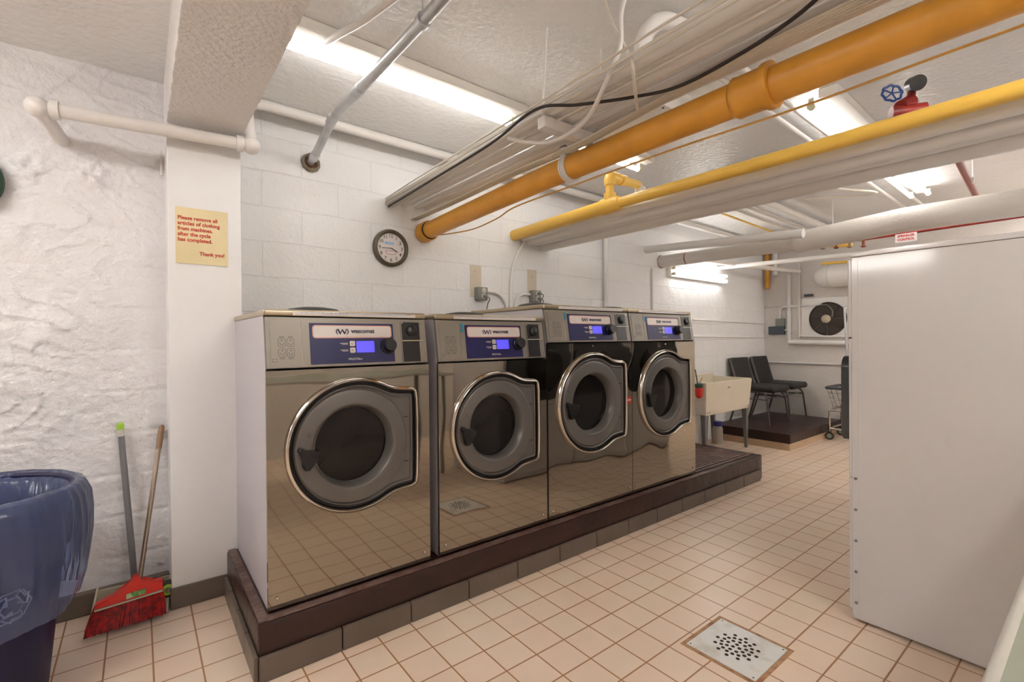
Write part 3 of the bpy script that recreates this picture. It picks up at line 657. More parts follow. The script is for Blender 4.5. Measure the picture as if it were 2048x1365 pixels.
# ------------------------------------------------------------------ pipe bundle 1
zb = 2.05
spec = [(1.262,.026),(1.316,.024),(1.366,.022),(1.411,.020),(1.451,.017),(1.487,.015),(1.530,.024)]
names = ['first','second','third','fourth','fifth','sixth','seventh','eighth','ninth']
for i,(x,r) in enumerate(spec):
    z = zb+r+.002+(0,.016,.004,.018,.006,.014,.003)[i]
    run('ceiling_pipe', [(x,YW(x)+.02,z),(x,1.4,z),(x,-1.40,z)], r*.9, 'pipe_white', '%s white pipe of the overhead bank from the clock side'%names[i], 'pipe', 'white pipes of the bank beside the orange pipe', fil=0, seg=44)
t = thing('support_channel', 'white steel channel carrying the overhead bank of white pipes', 'support', (1.225,1.37,2.0))
bm = B(); box(bm, 0,.36,-.02,.02,.006,.048); obj('channel', bm, 'pipe_white', t, smooth=0)
bm = B(); tube(bm, [(.345,.0,.048),(.345,0,.43)], .005, 8); obj('rod', bm, 'pipe_white', t)
# cables tied along the bank
def cable(pts, r, m, label, group=None, name='cable'): return run(name, pts, r, m, label, 'cable', group, fil=0, seg=8)
for i in range(4):
    x = 1.230-.011*(i%2)-.004*i; z = 2.046+.0115*i; q = lambda k: .006*math.sin(2.3*i+k)
    cable([(1.236,YW(x),z+.008),(x+q(1)*.5,2.2,z+.004),(x-.004+q(2),1.4,z+.012+q(3)*.4),(x-.012+q(4),.8,z+.010),(x-.02+q(5),.2,z+.012),(x-.02,-1.2,z+.01)], .0042, 'cable_white', 'thin off-white cable along the outer edge of the pipe bank', 'outer edge cables')
cable([(1.292,YW(1.29),2.046),(1.292,1.6,2.044),(1.288,.9,2.042),(1.290,-1.2,2.044)], .0042, 'cable_white', 'single thin cable lying between the two outermost pipes of the bank')
cable([(1.255,YW(1.25),2.04),(1.222,2.2,2.036),(1.205,1.68,2.04),(1.185,1.36,2.06),(1.25,1.20,2.035),(1.36,1.04,2.032),(1.42,.90,2.030),(1.405,.70,2.030),(1.36,.53,2.030),(1.25,.25,2.03),(1.22,-.4,2.03),(1.22,-1.2,2.03)], .0058, 'black_cable', 'black cable snaking across the underside of the pipe bank')
for i in range(5):
    x = 1.426+.0105*i; cable([(1.415+.0105*i,YW(1.4),1.985),(1.44+.0105*i,2.4,2.0),(1.445+.0105*i,1.9,2.012),(x,1.40,1.998),(x+.025,1.05,2.036),(x-.005-.003*i,.7,2.036),(x-.03+.004*i,.2,2.030),(x-.05,-1.2,2.03)], .0042, 'cable_white', 'thin cream cable tied under the pipe bank above the orange pipe', 'cables tied above the orange pipe')
cable([(1.28,.55,2.42),(1.32,.88,2.415),(1.335,1.03,2.39),(1.322,1.06,2.32),(1.283,1.033,2.18),(1.222,1.03,2.06),(1.304,1.192,2.012),(1.323,1.313,1.992),(1.311,1.415,1.988),(1.282,1.504,2.008),(1.224,1.58,2.035)], .0085, 'pipe_white', 'thick white cable dropping from the ceiling and looping under the pipe bank')
cable([(1.20,.65,2.42),(1.25,.95,2.418),(1.29,1.10,2.40),(1.350,1.128,2.34),(1.315,1.045,2.2),(1.216,.937,2.06),(1.253,.956,2.022),(1.347,1.02,2.014),(1.43,1.077,2.022)], .0055, 'cable_white', 'thin white cable coming off the ceiling and tied under the bank')
run('hanger_rod', [(1.285,1.401,CEIL),(1.222,1.36,2.05)], .005, 'pipe_white', 'thin white ceiling rod holding the pipe bank', 'rod')

# big orange-yellow pipe
YP = (1.50,1.925)
t = thing('gas_pipe', 'large orange-yellow pipe running overhead out of the block wall', 'pipe', (YP[0],2.86,YP[1]))
def yz(y): return (2.86-y)
bm = B(); tube(bm, [(0,0,-.02),(0,-.4,-.005),(0,-1.2,.02),(0,-2.1,.025),(.01,-4.2,.01)], .053, 32); obj('tube', bm, 'yellow', t, smooth=60)
bm = B(); tube(bm, [(0,-.005,-.022),(0,-.085,-.018)], .066, 32); obj('wall_sleeve', bm, 'yellow', t, smooth=60)
bm = B(); tube(bm, [(0,-.083,-.018),(0,-.092,-.018)], .058, 32); obj('sleeve_gap', bm, 'gasket', t)
bm = B(); y1, y0 = -(2.86-.755), -(2.86-.635); tube(bm, [(0,y1+.0,.025),(0,y1-.012,.025),(0,y1-.02,.025),(0,y0+.03,.025),(0,y0+.02,.025),(0,y0,.025)], [.056,.064,.062,.062,.069,.069], 32); obj('coupling', bm, 'yellow', t, smooth=60)
t = thing('pipe_clamp', 'white strap clamp around the orange-yellow pipe', 'clamp', (1.50,1.49,1.945))
bm = B(); ring = [(.056*math.cos(a), 0, .056*math.sin(a)) for a in [2*PI*i/32 for i in range(33)]]
for dy in (-.012,0,.012): tube(bm, [(x,dy,z) for x,_,z in ring], .0065, 6)
obj('band', bm, 'pipe_white', t)
bm = B(); box(bm, -.048,-.040,-.015,.015,.03,.085); box(bm, .040,.048,-.015,.015,.03,.085); box(bm,-.048,.048,-.015,.015,.08,.086); tube(bm, [(0,0,.06),(0,0,.105)], .007, 8); obj('yoke', bm, 'pipe_white', t)
cable([(1.555,YW(1.55),1.895),(1.60,2.70,1.885),(1.655,2.5,1.885),(1.62,2.2,1.885),(1.565,1.95,1.89),(1.560,1.5,1.89),(1.57,1.02,1.895),(1.605,.59,1.90),(1.59,.13,1.90),(1.59,-1.2,1.90)], .004, 'orange_cable', 'ochre cable hanging along the underside of the orange pipe')

# second yellow pipe with branch
t = thing('gas_pipe', 'smaller bright yellow pipe with a branch elbow out of the block wall', 'pipe', (2.295,2.9,2.0))
bm = B(); tube(bm, [(0,0,-.005),(0,-.5,.005),(-.005,-.95,.012)], .042, 28); tube(bm, [(-.005,-.95,.012),(0,-1.8,.008),(0,-4.2,.0)], .031, 24); obj('tube', bm, 'yellow2', t, smooth=60)
bm = B(); tube(bm, [(-.004,-.90,.012),(-.004,-.915,.012),(-.004,-1.03,.012),(-.004,-1.045,.012)], [.045,.050,.044,.036], 28)
tube(bm, [(-.004,-.965,.03),(-.004,-.965,.085)], .038, 24); obj('tee', bm, 'yellow2', t, smooth=60)
bm = B(); tube(bm, fillet([(-.004,-.965,.05),(-.004,-.965,.19),(.30,-.945,.20)], .06, 8), .026, 24); obj('branch', bm, 'yellow2', t, smooth=60)
bm = B(); tube(bm, fillet([(-.004,-.965,.135),(-.004,-.965,.19),(.07,-.96,.191)], .045, 8), .035, 24); tube(bm, [(.105,-.958,.193),(.15,-.955,.194)], .034, 24); obj('elbow', bm, 'yellow2', t, smooth=60)
t = thing('pipe_stub', 'broken white pipe stub beside the yellow branch elbow', 'pipe', (2.62,1.955,2.14))
bm = B(); tube(bm, [(0,0,-.1),(0,0,.04)], .034, 20)
for v in bm.verts:
    if v.co.z > 0: v.co.z += -.6*v.co.x+.02*noise.noise(v.co*60)
obj('sleeve', bm, 'pipe_rough', t); bm = B(); tube(bm, [(.015,0,.0),(.02,0,.055)], [.024,.020], 12); obj('inner_fill', bm, 'cement', t)
tag(obj('pipe_escutcheon', lathe(B(), ((.035,0),(.035,-.03),(.025,-.04),(0,-.04)), (0,0,0), 'Z', 20), 'pipe_white', None, (3.55,2.13,CEIL)), 'small round white disc on the ceiling beyond the branch elbow', 'escutcheon')

# bank 2 of white pipes
for i,(x,r,z) in enumerate(((2.379,.028,1.990),(2.443,.030,1.962),(2.516,.038,1.975),(2.606,.045,1.950))):
    run('ceiling_pipe', [(x,YW(x)+.02,z),(x,-1.40,z-.02)], r, 'pipe_white', '%s white pipe of the bank beside the smaller yellow pipe'%names[i], 'pipe', 'white pipes of the bank beside the yellow pipe', fil=0, seg=44)

# junction box under ceiling
t = thing('ceiling_box', 'flat white metal box on the ceiling above the orange pipe', 'electrical box', (2.0,1.35,2.315))
bm = B(); box(bm, 0,.24,0,.52,0,.114, bev=.003); obj('box', bm, 'pipe_white', t)
for px_, py_ in ((.02,.02),(.22,.02),(.02,.50),(.22,.50)): obj('screw', lathe(B(), ((.006,0),(.006,-.003),(0,-.003)), (px_,py_,0), 'Z', 10), 'ink', t)
# boxy duct piece near the top
t = thing('ceiling_elbow', 'white painted pipe elbow against the ceiling above the pipe bank', 'pipe', (1.57,1.06,2.35))
bm = B(); tube(bm, fillet([(-.16,.0,-.27),(-.12,.0,-.05),(-.04,-.02,.025),(.14,-.04,.03),(.20,-.06,.09)], .07, 8), .030, 20); obj('elbow', bm, 'pipe_white', t, smooth=60)

# long thin white conduits under the ceiling
cdt = [((1.9,1.02,2.38),(5.6,1.10,2.37),.016),((1.95,1.12,2.38),(5.6,1.22,2.37),.014)]
for i,(a,b,r) in enumerate(cdt): run('ceiling_conduit', [a,b], r, 'pipe_white', 'long white ceiling conduit, %s of the pair beside the twin tube light'%('nearer' if i==0 else 'farther'), 'conduit', seg=14)
for i,(a,b,r,nm) in enumerate((((3.6,1.86,2.36),(6.7,1.95,2.35),.030,'thick'),((3.6,2.02,2.36),(6.7,2.13,2.35),.020,'middle'),((3.6,2.16,2.38),(6.7,2.30,2.37),.016,'thin'))):
    run('ceiling_conduit', [a,b], r, 'pipe_white', '%s white pipe crossing the ceiling over the white insulated pipe'%nm, 'conduit', seg=16)
run('ceiling_conduit', [(3.6,2.28,2.37),(6.7,2.45,2.36)], .010, 'yellow2', 'slim yellow pipe crossing the ceiling above the sink', 'pipe', seg=10)
run('ceiling_cable', [(3.3,1.55,2.42),(4.2,1.40,2.36),(4.6,1.20,2.34),(4.9,1.35,2.40),(4.6,1.7,2.40)], .008, 'cable_white', 'white flexible cable looping under the ceiling near the twin lights', 'cable', fil=0, seg=8)

# big insulated pipe group
t = thing('insulated_pipe', 'thick white insulated pipe running overhead toward the dryers', 'pipe', (4.297,2.955,1.985))
bm = B(); tube(bm, [(0,0,0),(0,-.30,-.003)], .062, 28); tube(bm, [(0,-.31,-.003),(0,-1.30,-.016)], [.060,.060], 28); obj('jacket', bm, 'pipe_rough', t, smooth=60)
bm = B(); tube(bm, [(0,-1.30,-.012),(0,-2.0,.035),(0,-2.7,.025),(0,-4.3,.0)], .086, 36)
for v in bm.verts: v.co += Vector((1,0,1))*.003*noise.noise(v.co*18)
obj('thick_jacket', bm, 'pipe_rough', t, smooth=60)
bm = B(); tube(bm, [(0,-.296,-.003),(0,-.314,-.003)], .058, 28); lathe(bm, ((.068,-.006),(.068,.0)), (0,0,0), 'Y', 24); obj('jacket_gap', bm, 'rust', t)
run('ceiling_pipe', [(4.031,2.944,2.082),(4.031,1.50,1.99)], .036, 'pipe_white', 'slimmer white pipe just above the insulated pipe, ending at its jacket', 'pipe', seg=20)
run('ceiling_pipe', [(5.5,2.985,2.03),(5.53,1.68,1.998),(5.55,-1.40,1.84)], .024, 'pipe_white', 'slim white pipe low over the chair corner', 'pipe', seg=16)
run('ceiling_pipe', [(5.70,1.95,1.965),(5.72,-1.40,1.80)], .014, 'yellow2', 'slim yellow pipe under the low white pipe by the dryers', 'pipe', seg=12)
run('diagonal_pipe', [(4.9,2.90,2.06),(6.7,2.55,2.03)], .028, 'pipe_rough', 'slanting white pipe above the wall tube light', 'pipe', seg=16)
# valves
t = thing('valve_cluster', 'small brass and white valve cluster above the insulated pipe end', 'valve', (4.95,1.55,2.0))
bm = B(); tube(bm, [(-.15,.16,.02),(.15,-.05,.02)], .018, 14); obj('pipe', bm, 'yellow2', t)
for i in range(4):
    bm = B(); x = -.09+.06*i; tube(bm, [(x,.10-.085*i,.05),(x,.10-.085*i,-.005)], .011, 10); lathe(bm, ((.02,-.01),(.021,-.016),(.010,-.022),(0,-.022)), (x,.10-.085*i,0), 'Z', 10); obj('valve', bm, 'rust' if i%2 else 'bronze', t)
bm = B(); tube(bm, [(-.1,.12,.05),(.15,-.2,.05)], .016, 12); obj('pipe', bm, 'pipe_rough', t)
obj('hanger', tube(B(), [(0,.05,.02),(0,.05,.43)], .005, 8), 'pipe_white', t)
run('sprinkler_pipe', [(4.93,1.36,2.03),(4.93,.40,2.035)], .013, 'red_bright', 'red sprinkler pipe running behind the insulated pipe', 'pipe', seg=14)
t = thing('sprinkler_sign', 'white sign reading sprinkler control in red, above the dryer', 'sign', (4.9,1.068,1.99), -PI/2)
bm = B(); box(bm, -.07,.07,-.003,.0,-.036,.034); obj('plate', bm, 'clock_face', t)
text('lettering', 'SPRINKLER', .026, 'red_ink', t, (0,-.0035,.015), bold=.0009, sx=.86); text('lettering', 'CONTROL', .026, 'red_ink', t, (0,-.0035,-.014), bold=.0009, sx=.86)
run('red_pipe', [(3.10,.55,2.25),(5.3,.70,2.28)], .020, 'red_pipe', 'dull red pipe slanting under the ceiling above the dryers', 'pipe', seg=16)
tag(obj('pipe_tie', tube(B(), [(0,-.03,-.03),(0,-.03,.16)], .006, 8), 'pipe_white', None, (4.52,.65,2.27)), 'short white rod holding the dull red pipe', 'rod')
t = thing('red_valve', 'red sprinkler valve with a blue handwheel under the ceiling', 'valve', (2.56,.575,2.20))
bm = B(); tube(bm, [(.0,0,-.03),(.06,-.02,.0)], [.026,.03], 16); tube(bm, [(-.01,.03,-.05),(.06,-.07,-.05)], .028, 16); obj('valve_body', bm, 'red_bright', t, smooth=60)
bm = B(); wc = Vector((-.035,.02,.025)); ax1 = Vector((.55,-.83,.0)).normalized(); ax2 = Vector((0,.15,1)).normalized()
tube(bm, [wc+.034*(1+.06*math.cos(8*a))*(math.cos(a)*ax1+math.sin(a)*ax2) for a in [2*PI*i/48 for i in range(49)]], .005, 8)
for i in range(5):
    a = 2*PI*i/5; tube(bm, [wc, wc+.034*(math.cos(a)*ax1+math.sin(a)*ax2)], .003, 6)
obj('handwheel', bm, 'blue_wheel', t)
bm = B(); d = Vector((-.6,-.4,-.25)).normalized(); c0 = Vector((.055,-.03,.07)); tube(bm, [c0-.0*d, c0+.05*d], .031, 24); obj('port_cap', bm, 'black', t)
bm = B(); tube(bm, [(.06,-.02,.0),(.055,-.03,.07)], .016, 12); obj('neck', bm, 'red_bright', t)
run('hanger_rod', [(3.07,.62,CEIL),(3.02,.60,2.02)], .007, 'pipe_white', 'thin white ceiling rod beside the blue handwheel', 'rod')

# ------------------------------------------------------------------ far corner
run('corner_pipe', [(FAR-.04,2.965,CEIL),(FAR-.04,2.965,1.85)], .030, 'yellow', 'vertical yellow pipe ending in the far corner', 'pipe', seg=16)
run('corner_pipe', [(FAR-.05,2.86,CEIL),(FAR-.05,2.86,2.02)], .03, 'pipe_white', 'short vertical white pipe beside the yellow corner pipe', 'pipe', seg=16)
t = thing('wall_panel', 'white board panel with frame on the end wall around the fan', 'panel', (FAR,2.69,1.12))
bm = B(); box(bm, -.018,0,-.75,0,-.0,.90); obj('board', bm, 'wall_far', t, smooth=0)
bm = B(); box(bm, -.035,-.018,-.75,-.13,.07,.56, bev=.003); obj('fan_board', bm, 'pipe_white', t)
bm = B(); tube(bm, [(-.05,0,.0),(-.05,-.75,-.01)], .032, 12); obj('ledge', bm, 'pipe_white', t)
bm = B(); box(bm, -.05,-.018,-.02,.02,.0,.9); obj('frame_post', bm, 'pipe_white', t)
t = thing('exhaust_fan', 'round dark exhaust fan set in the end wall', 'fan', (FAR-.036,2.245,1.412))
bm = B(); lathe(bm, ((.207,.0),(.210,-.010),(.200,-.014),(.196,-.004),(.05,-.002),(0,-.002)), (0,0,0), 'X', 48); obj('housing', bm, 'fan_dark', t, smooth=50)
for i in range(4):
    a = 2*PI*i/4+.5; bm = B(); u = Vector((0,math.cos(a),math.sin(a))); v = Vector((0,-math.sin(a),math.cos(a)))
    pts = [u*.04+v*-.02+Vector((-.015,0,0)), u*.18+v*-.07+Vector((-.022,0,0)), u*.185+v*.04+Vector((-.008,0,0)), u*.04+v*.02+Vector((-.010,0,0))]
    f = bm.faces.new([bm.verts.new(p) for p in pts]); r_ = bmesh.ops.extrude_face_region(bm, geom=[f]); bmesh.ops.translate(bm, verts=[x for x in r_['geom'] if isinstance(x, bmesh.types.BMVert)], vec=(-.003,0,0)); obj('blade', bm, 'fan_dark', t)
bm = B(); tube(bm, [(-.024,0,-.205),(-.024,0,.0)], .003, 6); tube(bm, [(-.024,-.205,0),(-.024,.0,0)], .003, 6); tube(bm, [(-.024,.15,-.14),(-.024,.0,0)], .003, 6); obj('guard', bm, 'grey_steel', t)
bm = B(); lathe(bm, ((.05,-.012),(.052,-.04),(.03,-.055),(.015,-.06),(0,-.06)), (0,.01,0), 'X', 20); obj('motor_hub', bm, 'fan_hub', t, smooth=50)
bm = B(); tube(bm, spline([(-.02,.08,.175),(-.03,.0,.17),(-.035,-.06,.10),(-.045,-.06,.02)]), .009, 8); obj('flex_cable', bm, 'grey_steel', t)
run('end_wall_conduit', [(FAR-.025,2.815,1.435),(FAR-.025,2.815,1.54),(FAR-.045,2.78,1.585),(FAR-.048,2.30,1.595)], .010, 'pipe_white', 'thin conduit from the small electrical box up to the fan', 'conduit', fil=.06)
run('end_wall_conduit', [(FAR-.02,3.02,1.618),(FAR-.055,2.55,1.60)], .008, 'pipe_white', 'thin white conduit from the corner to the panel frame', 'conduit')
run('end_wall_conduit', [(FAR-.02,2.755,1.28),(FAR-.03,2.64,1.27),(FAR-.06,2.56,1.20),(FAR-.06,1.9,1.185)], .012, 'pipe_white', 'white conduit from the blue-grey box along the bottom of the fan', 'conduit', fil=.05)
run('end_wall_conduit', [(FAR-.06,2.565,2.14),(FAR-.06,2.565,1.19)], .016, 'pipe_rough', 'vertical grey-white conduit beside the fan panel', 'conduit')
run('end_wall_conduit', [(FAR-.02,3.01,.848),(FAR-.02,1.2,.848)], .012, 'pipe_white', 'long low white conduit along the end wall behind the chairs', 'conduit')
tag(obj('small_electrical_box', box(B(), -.045,0,-.055,.055,-.05,.05,bev=.004), 'box_grey', None, (FAR,2.81,1.386)), 'small silver electrical box on the end wall above a blue-grey box', 'electrical box')
tag(obj('blue_electrical_box', box(B(), -.05,0,-.10,.10,-.055,.055,bev=.006), 'blue_grey', None, (FAR,2.855,1.278)), 'blue-grey rectangular box on the end wall left of the fan', 'electrical box')
tag(obj('dark_bracket', box(B(), -.03,0,-.05,.05,-.016,.016), 'gasket', None, (FAR-.018,2.46,1.72)), 'small dark metal bracket above the fan', 'bracket')
t = thing('air_duct', 'white round duct with a domed end above the exhaust fan', 'duct', (FAR-.17,2.30,1.93))
bm = B(); tube(bm, [(0,.045,0),(0,.03,0),(0,0,0),(0,-.05,0),(0,-.12,0),(0,-1.6,-.02)], [.03,.07,.105,.13,.14,.14], 32); obj('duct_shell', bm, 'pipe_white', t, smooth=60)
bm = B(); tube(bm, [(0,-.13,0),(0,-.14,0)], .1425, 32); obj('seam', bm, 'pipe_rough', t)

# ------------------------------------------------------------------ sink
t = thing('utility_sink', 'cream plastic utility sink on grey steel legs', 'sink', (4.28,2.45,0))
bm = B(); W_, D_, z1, z0 = .93, .45, .752, .43
top = [(0,0,z1),(W_,0,z1),(W_,D_,z1),(0,D_,z1)]; bot = [(.025,.02,z0),(W_-.03,.02,z0),(W_-.03,D_-.02,z0),(.025,D_-.02,z0)]
ti = [(.02,.02,z1),(W_-.02,.02,z1),(W_-.02,D_-.02,z1),(.02,D_-.02,z1)]; bi = [(.05,.04,z0+.02),(W_-.05,.04,z0+.02),(W_-.05,D_-.04,z0+.02),(.05,D_-.04,z0+.02)]
L = [[bm.verts.new(p) for p in q] for q in (bot,top,ti,bi)]
for a, b in zip(L, L[1:]):
    for k in range(4): bm.faces.new((a[k],a[(k+1)%4],b[(k+1)%4],b[k]))
bm.faces.new(L[0]); bm.faces.new(L[3]); bmesh.ops.bevel(bm, geom=list(bm.edges), offset=.006, segments=2, affect='EDGES')
obj('basin', bm, 'sink', t)
bm = B(); box(bm, 0,W_,D_-.02,D_+.03,z1-.02,z1+.035,bev=.006); obj('back_ledge', bm, 'sink', t)
for x, y in ((.03,.03),(W_-.05,.03),(.03,D_-.05),(W_-.05,D_-.05)):
    bm = B(); s1 = .075; tp = [(x-.0,y),(x+s1*(.35 if x > .5 else 1),y),(x+.02,y+.02),(x,y+s1*.6)]
    xa, xb = (x-.03,x+.02) if x > .5 else (x,x+.07)
    v = [bm.verts.new(p) for p in ((xa,y,z0+.03),(xb,y,z0+.03),(xb,y+.05,z0+.03),(xa,y+.05,z0+.03),((xa+xb)/2-.012+(.01 if x>.5 else -.01),y+.005,0),((xa+xb)/2+.014+(.01 if x>.5 else -.01),y+.005,0),((xa+xb)/2+.014+(.01 if x>.5 else -.01),y+.03,0),((xa+xb)/2-.012+(.01 if x>.5 else -.01),y+.03,0))]
    for f in ((0,1,2,3),(4,5,6,7),(0,1,5,4),(1,2,6,5),(2,3,7,6),(3,0,4,7)): bm.faces.new([v[i] for i in f])
    obj('leg', bm, 'grey_steel', t, smooth=0)
for x in (.05,.09,W_-.06): obj('rivet', lathe(B(), ((.005,0),(.005,-.004),(0,-.004)), (x,.018,z0+.03), 'Y', 8), 'grey_steel', t)
bm = B(); box(bm, .42,.47,.003,.006,z1-.075,z1-.062); obj('maker_mark', bm, 'grey_steel', t)
t = thing('red_bottle', 'red bottle with a dark green top hanging at the sink corner', 'bottle', (4.238,2.50,.611))
bm = B(); lathe(bm, ((.02,0),(.034,.02),(.036,.08),(.03,.10),(0,.10)), (0,0,0), 'Z', 20); obj('bottle_body', bm, 'red', t)
bm = B(); lathe(bm, ((.037,.10),(.037,.135),(.02,.145),(0,.145)), (0,0,0), 'Z', 20); obj('top', bm, 'green_dark', t)
for i,(a,b) in enumerate((((-.02,.0,.14),(.02,.05,.27)),((.0,0,.13),(.11,.03,.185)))): bm = B(); tube(bm, [a,b], .006, 8); obj('stick', bm, 'bronze' if i else 'green_dark', t)
t = thing('plastic_jug', 'small milky plastic jug with a blue cap under the sink', 'bottle', (5.13,2.80,0))
bm = B(); lathe(bm, ((.05,0),(.055,.01),(.055,.16),(.045,.19),(.03,.20),(0,.20)), (0,0,0), 'Z', 24); obj('jug_body', bm, 'milky', t, smooth=50)
bm = B(); lathe(bm, ((.05,.195),(.05,.235),(.045,.245),(0,.245)), (0,0,0), 'Z', 24); obj('cap', bm, 'blue_cap', t, smooth=50)

# ------------------------------------------------------------------ chairs
def chair(label, loc, rot):
    t = thing('stacking_chair', label, 'chair', loc, rot, 'black stacking chairs on the platform')
    # local: x across, -y forward, origin at centre of footprint
    bm = B(); box(bm, -.215,.215,-.27,.14,.372,.448, bev=.034, seg=4); obj('seat', bm, 'fabric', t)
    bm = B(); box(bm, -.205,.205,-.025,.02,-.02,.345, bev=.018, seg=3); obj('backrest', bm, 'fabric', t, (0,.17,.43), (-.26,0,0))
    for sx in (-1,1):
        bm = B(); tube(bm, fillet([(sx*.245,-.235,0),(sx*.222,-.20,.33),(sx*.19,-.14,.375),(sx*.19,.12,.365)], .05), .011, 10); obj('front_leg', bm, 'chair_frame', t, smooth=60)
        bm = B(); tube(bm, fillet([(sx*.235,.235,0),(sx*.212,.12,.38),(sx*.212,.165,.46),(sx*.212,.25,.76)], .04), .011, 10); obj('back_leg', bm, 'chair_frame', t, smooth=60)
        bm = B(); tube(bm, [(sx*.225,-.205,.29),(sx*.215,.145,.29)], .007, 8); obj('side_stretcher', bm, 'chair_frame', t, smooth=60)
    bm = B(); tube(bm, [(-.224,-.205,.31),(.224,-.205,.31)], .007, 8); obj('stretcher', bm, 'chair_frame', t, smooth=60)
    return t
chair('black stacking chair on the platform, nearer the sink', (5.91,2.70,.1735), -.02)
chair('black stacking chair on the platform, nearer the end wall', (6.47,2.71,.1735), .0)

# ------------------------------------------------------------------ laundry cart
t = thing('laundry_cart', 'wire laundry cart with grey rim and hanging rail beside the platform', 'cart', (6.46,1.81,0))
hx, hy = .22, .29; zt_, zb_ = .60, .37
bm = B(); l = rrect(-hx,hx,-hy,hy,.04,4)
tube(bm, [(x,y,zt_) for x,y in l+l[:1]], .017, 10, caps=False); obj('rim', bm, 'grey_rim', t, smooth=60)
bm = B(); N = 36
lb = rrect(-hx+.05,hx-.05,-hy+.05,hy-.05,.03,4)
for k in range(5):
    f = k/4; q = [(a[0]*(1-f)+b[0]*f, a[1]*(1-f)+b[1]*f, zt_*(1-f)+zb_*f) for a,b in zip(l,lb)]; tube(bm, q+q[:1], .0028, 5, caps=False)
def along(l, s):
    n = len(l); d = [math.dist(l[i],l[(i+1)%n]) for i in range(n)]; s = s*sum(d)
    for i in range(n):
        if s <= d[i]: a,b = l[i],l[(i+1)%n]; u = s/d[i] if d[i] else 0; return (a[0]+(b[0]-a[0])*u, a[1]+(b[1]-a[1])*u)
        s -= d[i]
    return l[0]
for k in range(N):
    a = along(l,k/N); b = along(lb,k/N); tube(bm, [(a[0],a[1],zt_),(b[0],b[1],zb_)], .0025, 5)
for k in range(7):
    x = -hx+.06+k*(2*hx-.12)/6; tube(bm, [(x,-hy+.05,zb_),(x,hy-.05,zb_)], .0025, 5)
obj('wire_basket', bm, 'chrome', t, smooth=60)
bm = B(); z_ = .34
q = [(-hx+.03,-hy+.03,z_),(hx-.03,-hy+.03,z_),(hx-.03,hy-.03,z_),(-hx+.03,hy-.03,z_)]
tube(bm, q+q[:1], .011, 10); q2 = [(x,y,.13) for x,y,_ in q]; tube(bm, q2+q2[:1], .011, 10); obj('frame', bm, 'chrome', t, smooth=60)
for i,(x,y,_) in enumerate(q):
    bm = B(); tube(bm, [(x,y,z_),(x,y,.09)], .011, 10); obj('upright', bm, 'chrome', t, smooth=60)
    bm = B(); box(bm, x-.015,x+.015,y-.02,y+.02,.07,.10,bev=.004); obj('caster_fork', bm, 'wheel', t)
    bm = B(); lathe(bm, ((.030,-.012),(.045,-.010),(.045,.010),(.030,.012)), (x,y,.045), 'X', 24); obj('wheel', bm, 'wheel', t, smooth=50)
    bm = B(); lathe(bm, ((.026,-.014),(.026,.014)), (x,y,.045), 'X', 20); obj('wheel_hub', bm, 'wheel_hub', t)
bm = B(); tube(bm, fillet([(-.10,.08,.35),(-.10,.135,1.52),(.16,-.16,1.50)], .01), .012, 10); obj('hanging_rail', bm, 'galv', t, smooth=60)

# ------------------------------------------------------------------ floor drain
t = thing('floor_drain', 'square steel floor drain plate with round holes set in the tiles', 'drain', (1.80,.912,0))
bm = B(); a = .148; box(bm, -a,a,-a,a,-.002,.0012); obj('frame', bm, 'rust_frame', t)
a = .132; holes = []
for (rr,n,ph) in ((.075,12,0),(.054,16,.2),(.034,9,.1),(.013,3,.3)):
    for k in range(n): b = 2*PI*k/n+ph; holes.append((rr*math.cos(b), rr*math.sin(b)))
bm = B(); box(bm, -a,a,-a,a,.0,.003,bev=.001); obj('plate', bm, 'drain', t)
h0 = obj('drain_hole', lathe(B(), ((.0072,.0),(.0072,.0004),(0,.0004)), (0,0,0), 'Z', 12, caps=False), 'hole', t, (holes[0][0],holes[0][1],.003), label='dark round drain opening')
for hx_,hy_ in holes[1:]: c = h0.copy(); C.objects.link(c); c.parent = t; c.location = (hx_,hy_,.003)
h0 = obj('screw', lathe(B(), ((.003,.0),(.003,.0006),(0,.0006)), (0,0,0), 'Z', 8, caps=False), 'hole', t, (.12,.12,.003))
for q in ((-.12,.12),(.12,-.12),(-.12,-.12)): c = h0.copy(); C.objects.link(c); c.parent = t; c.location = (q[0],q[1],.003)

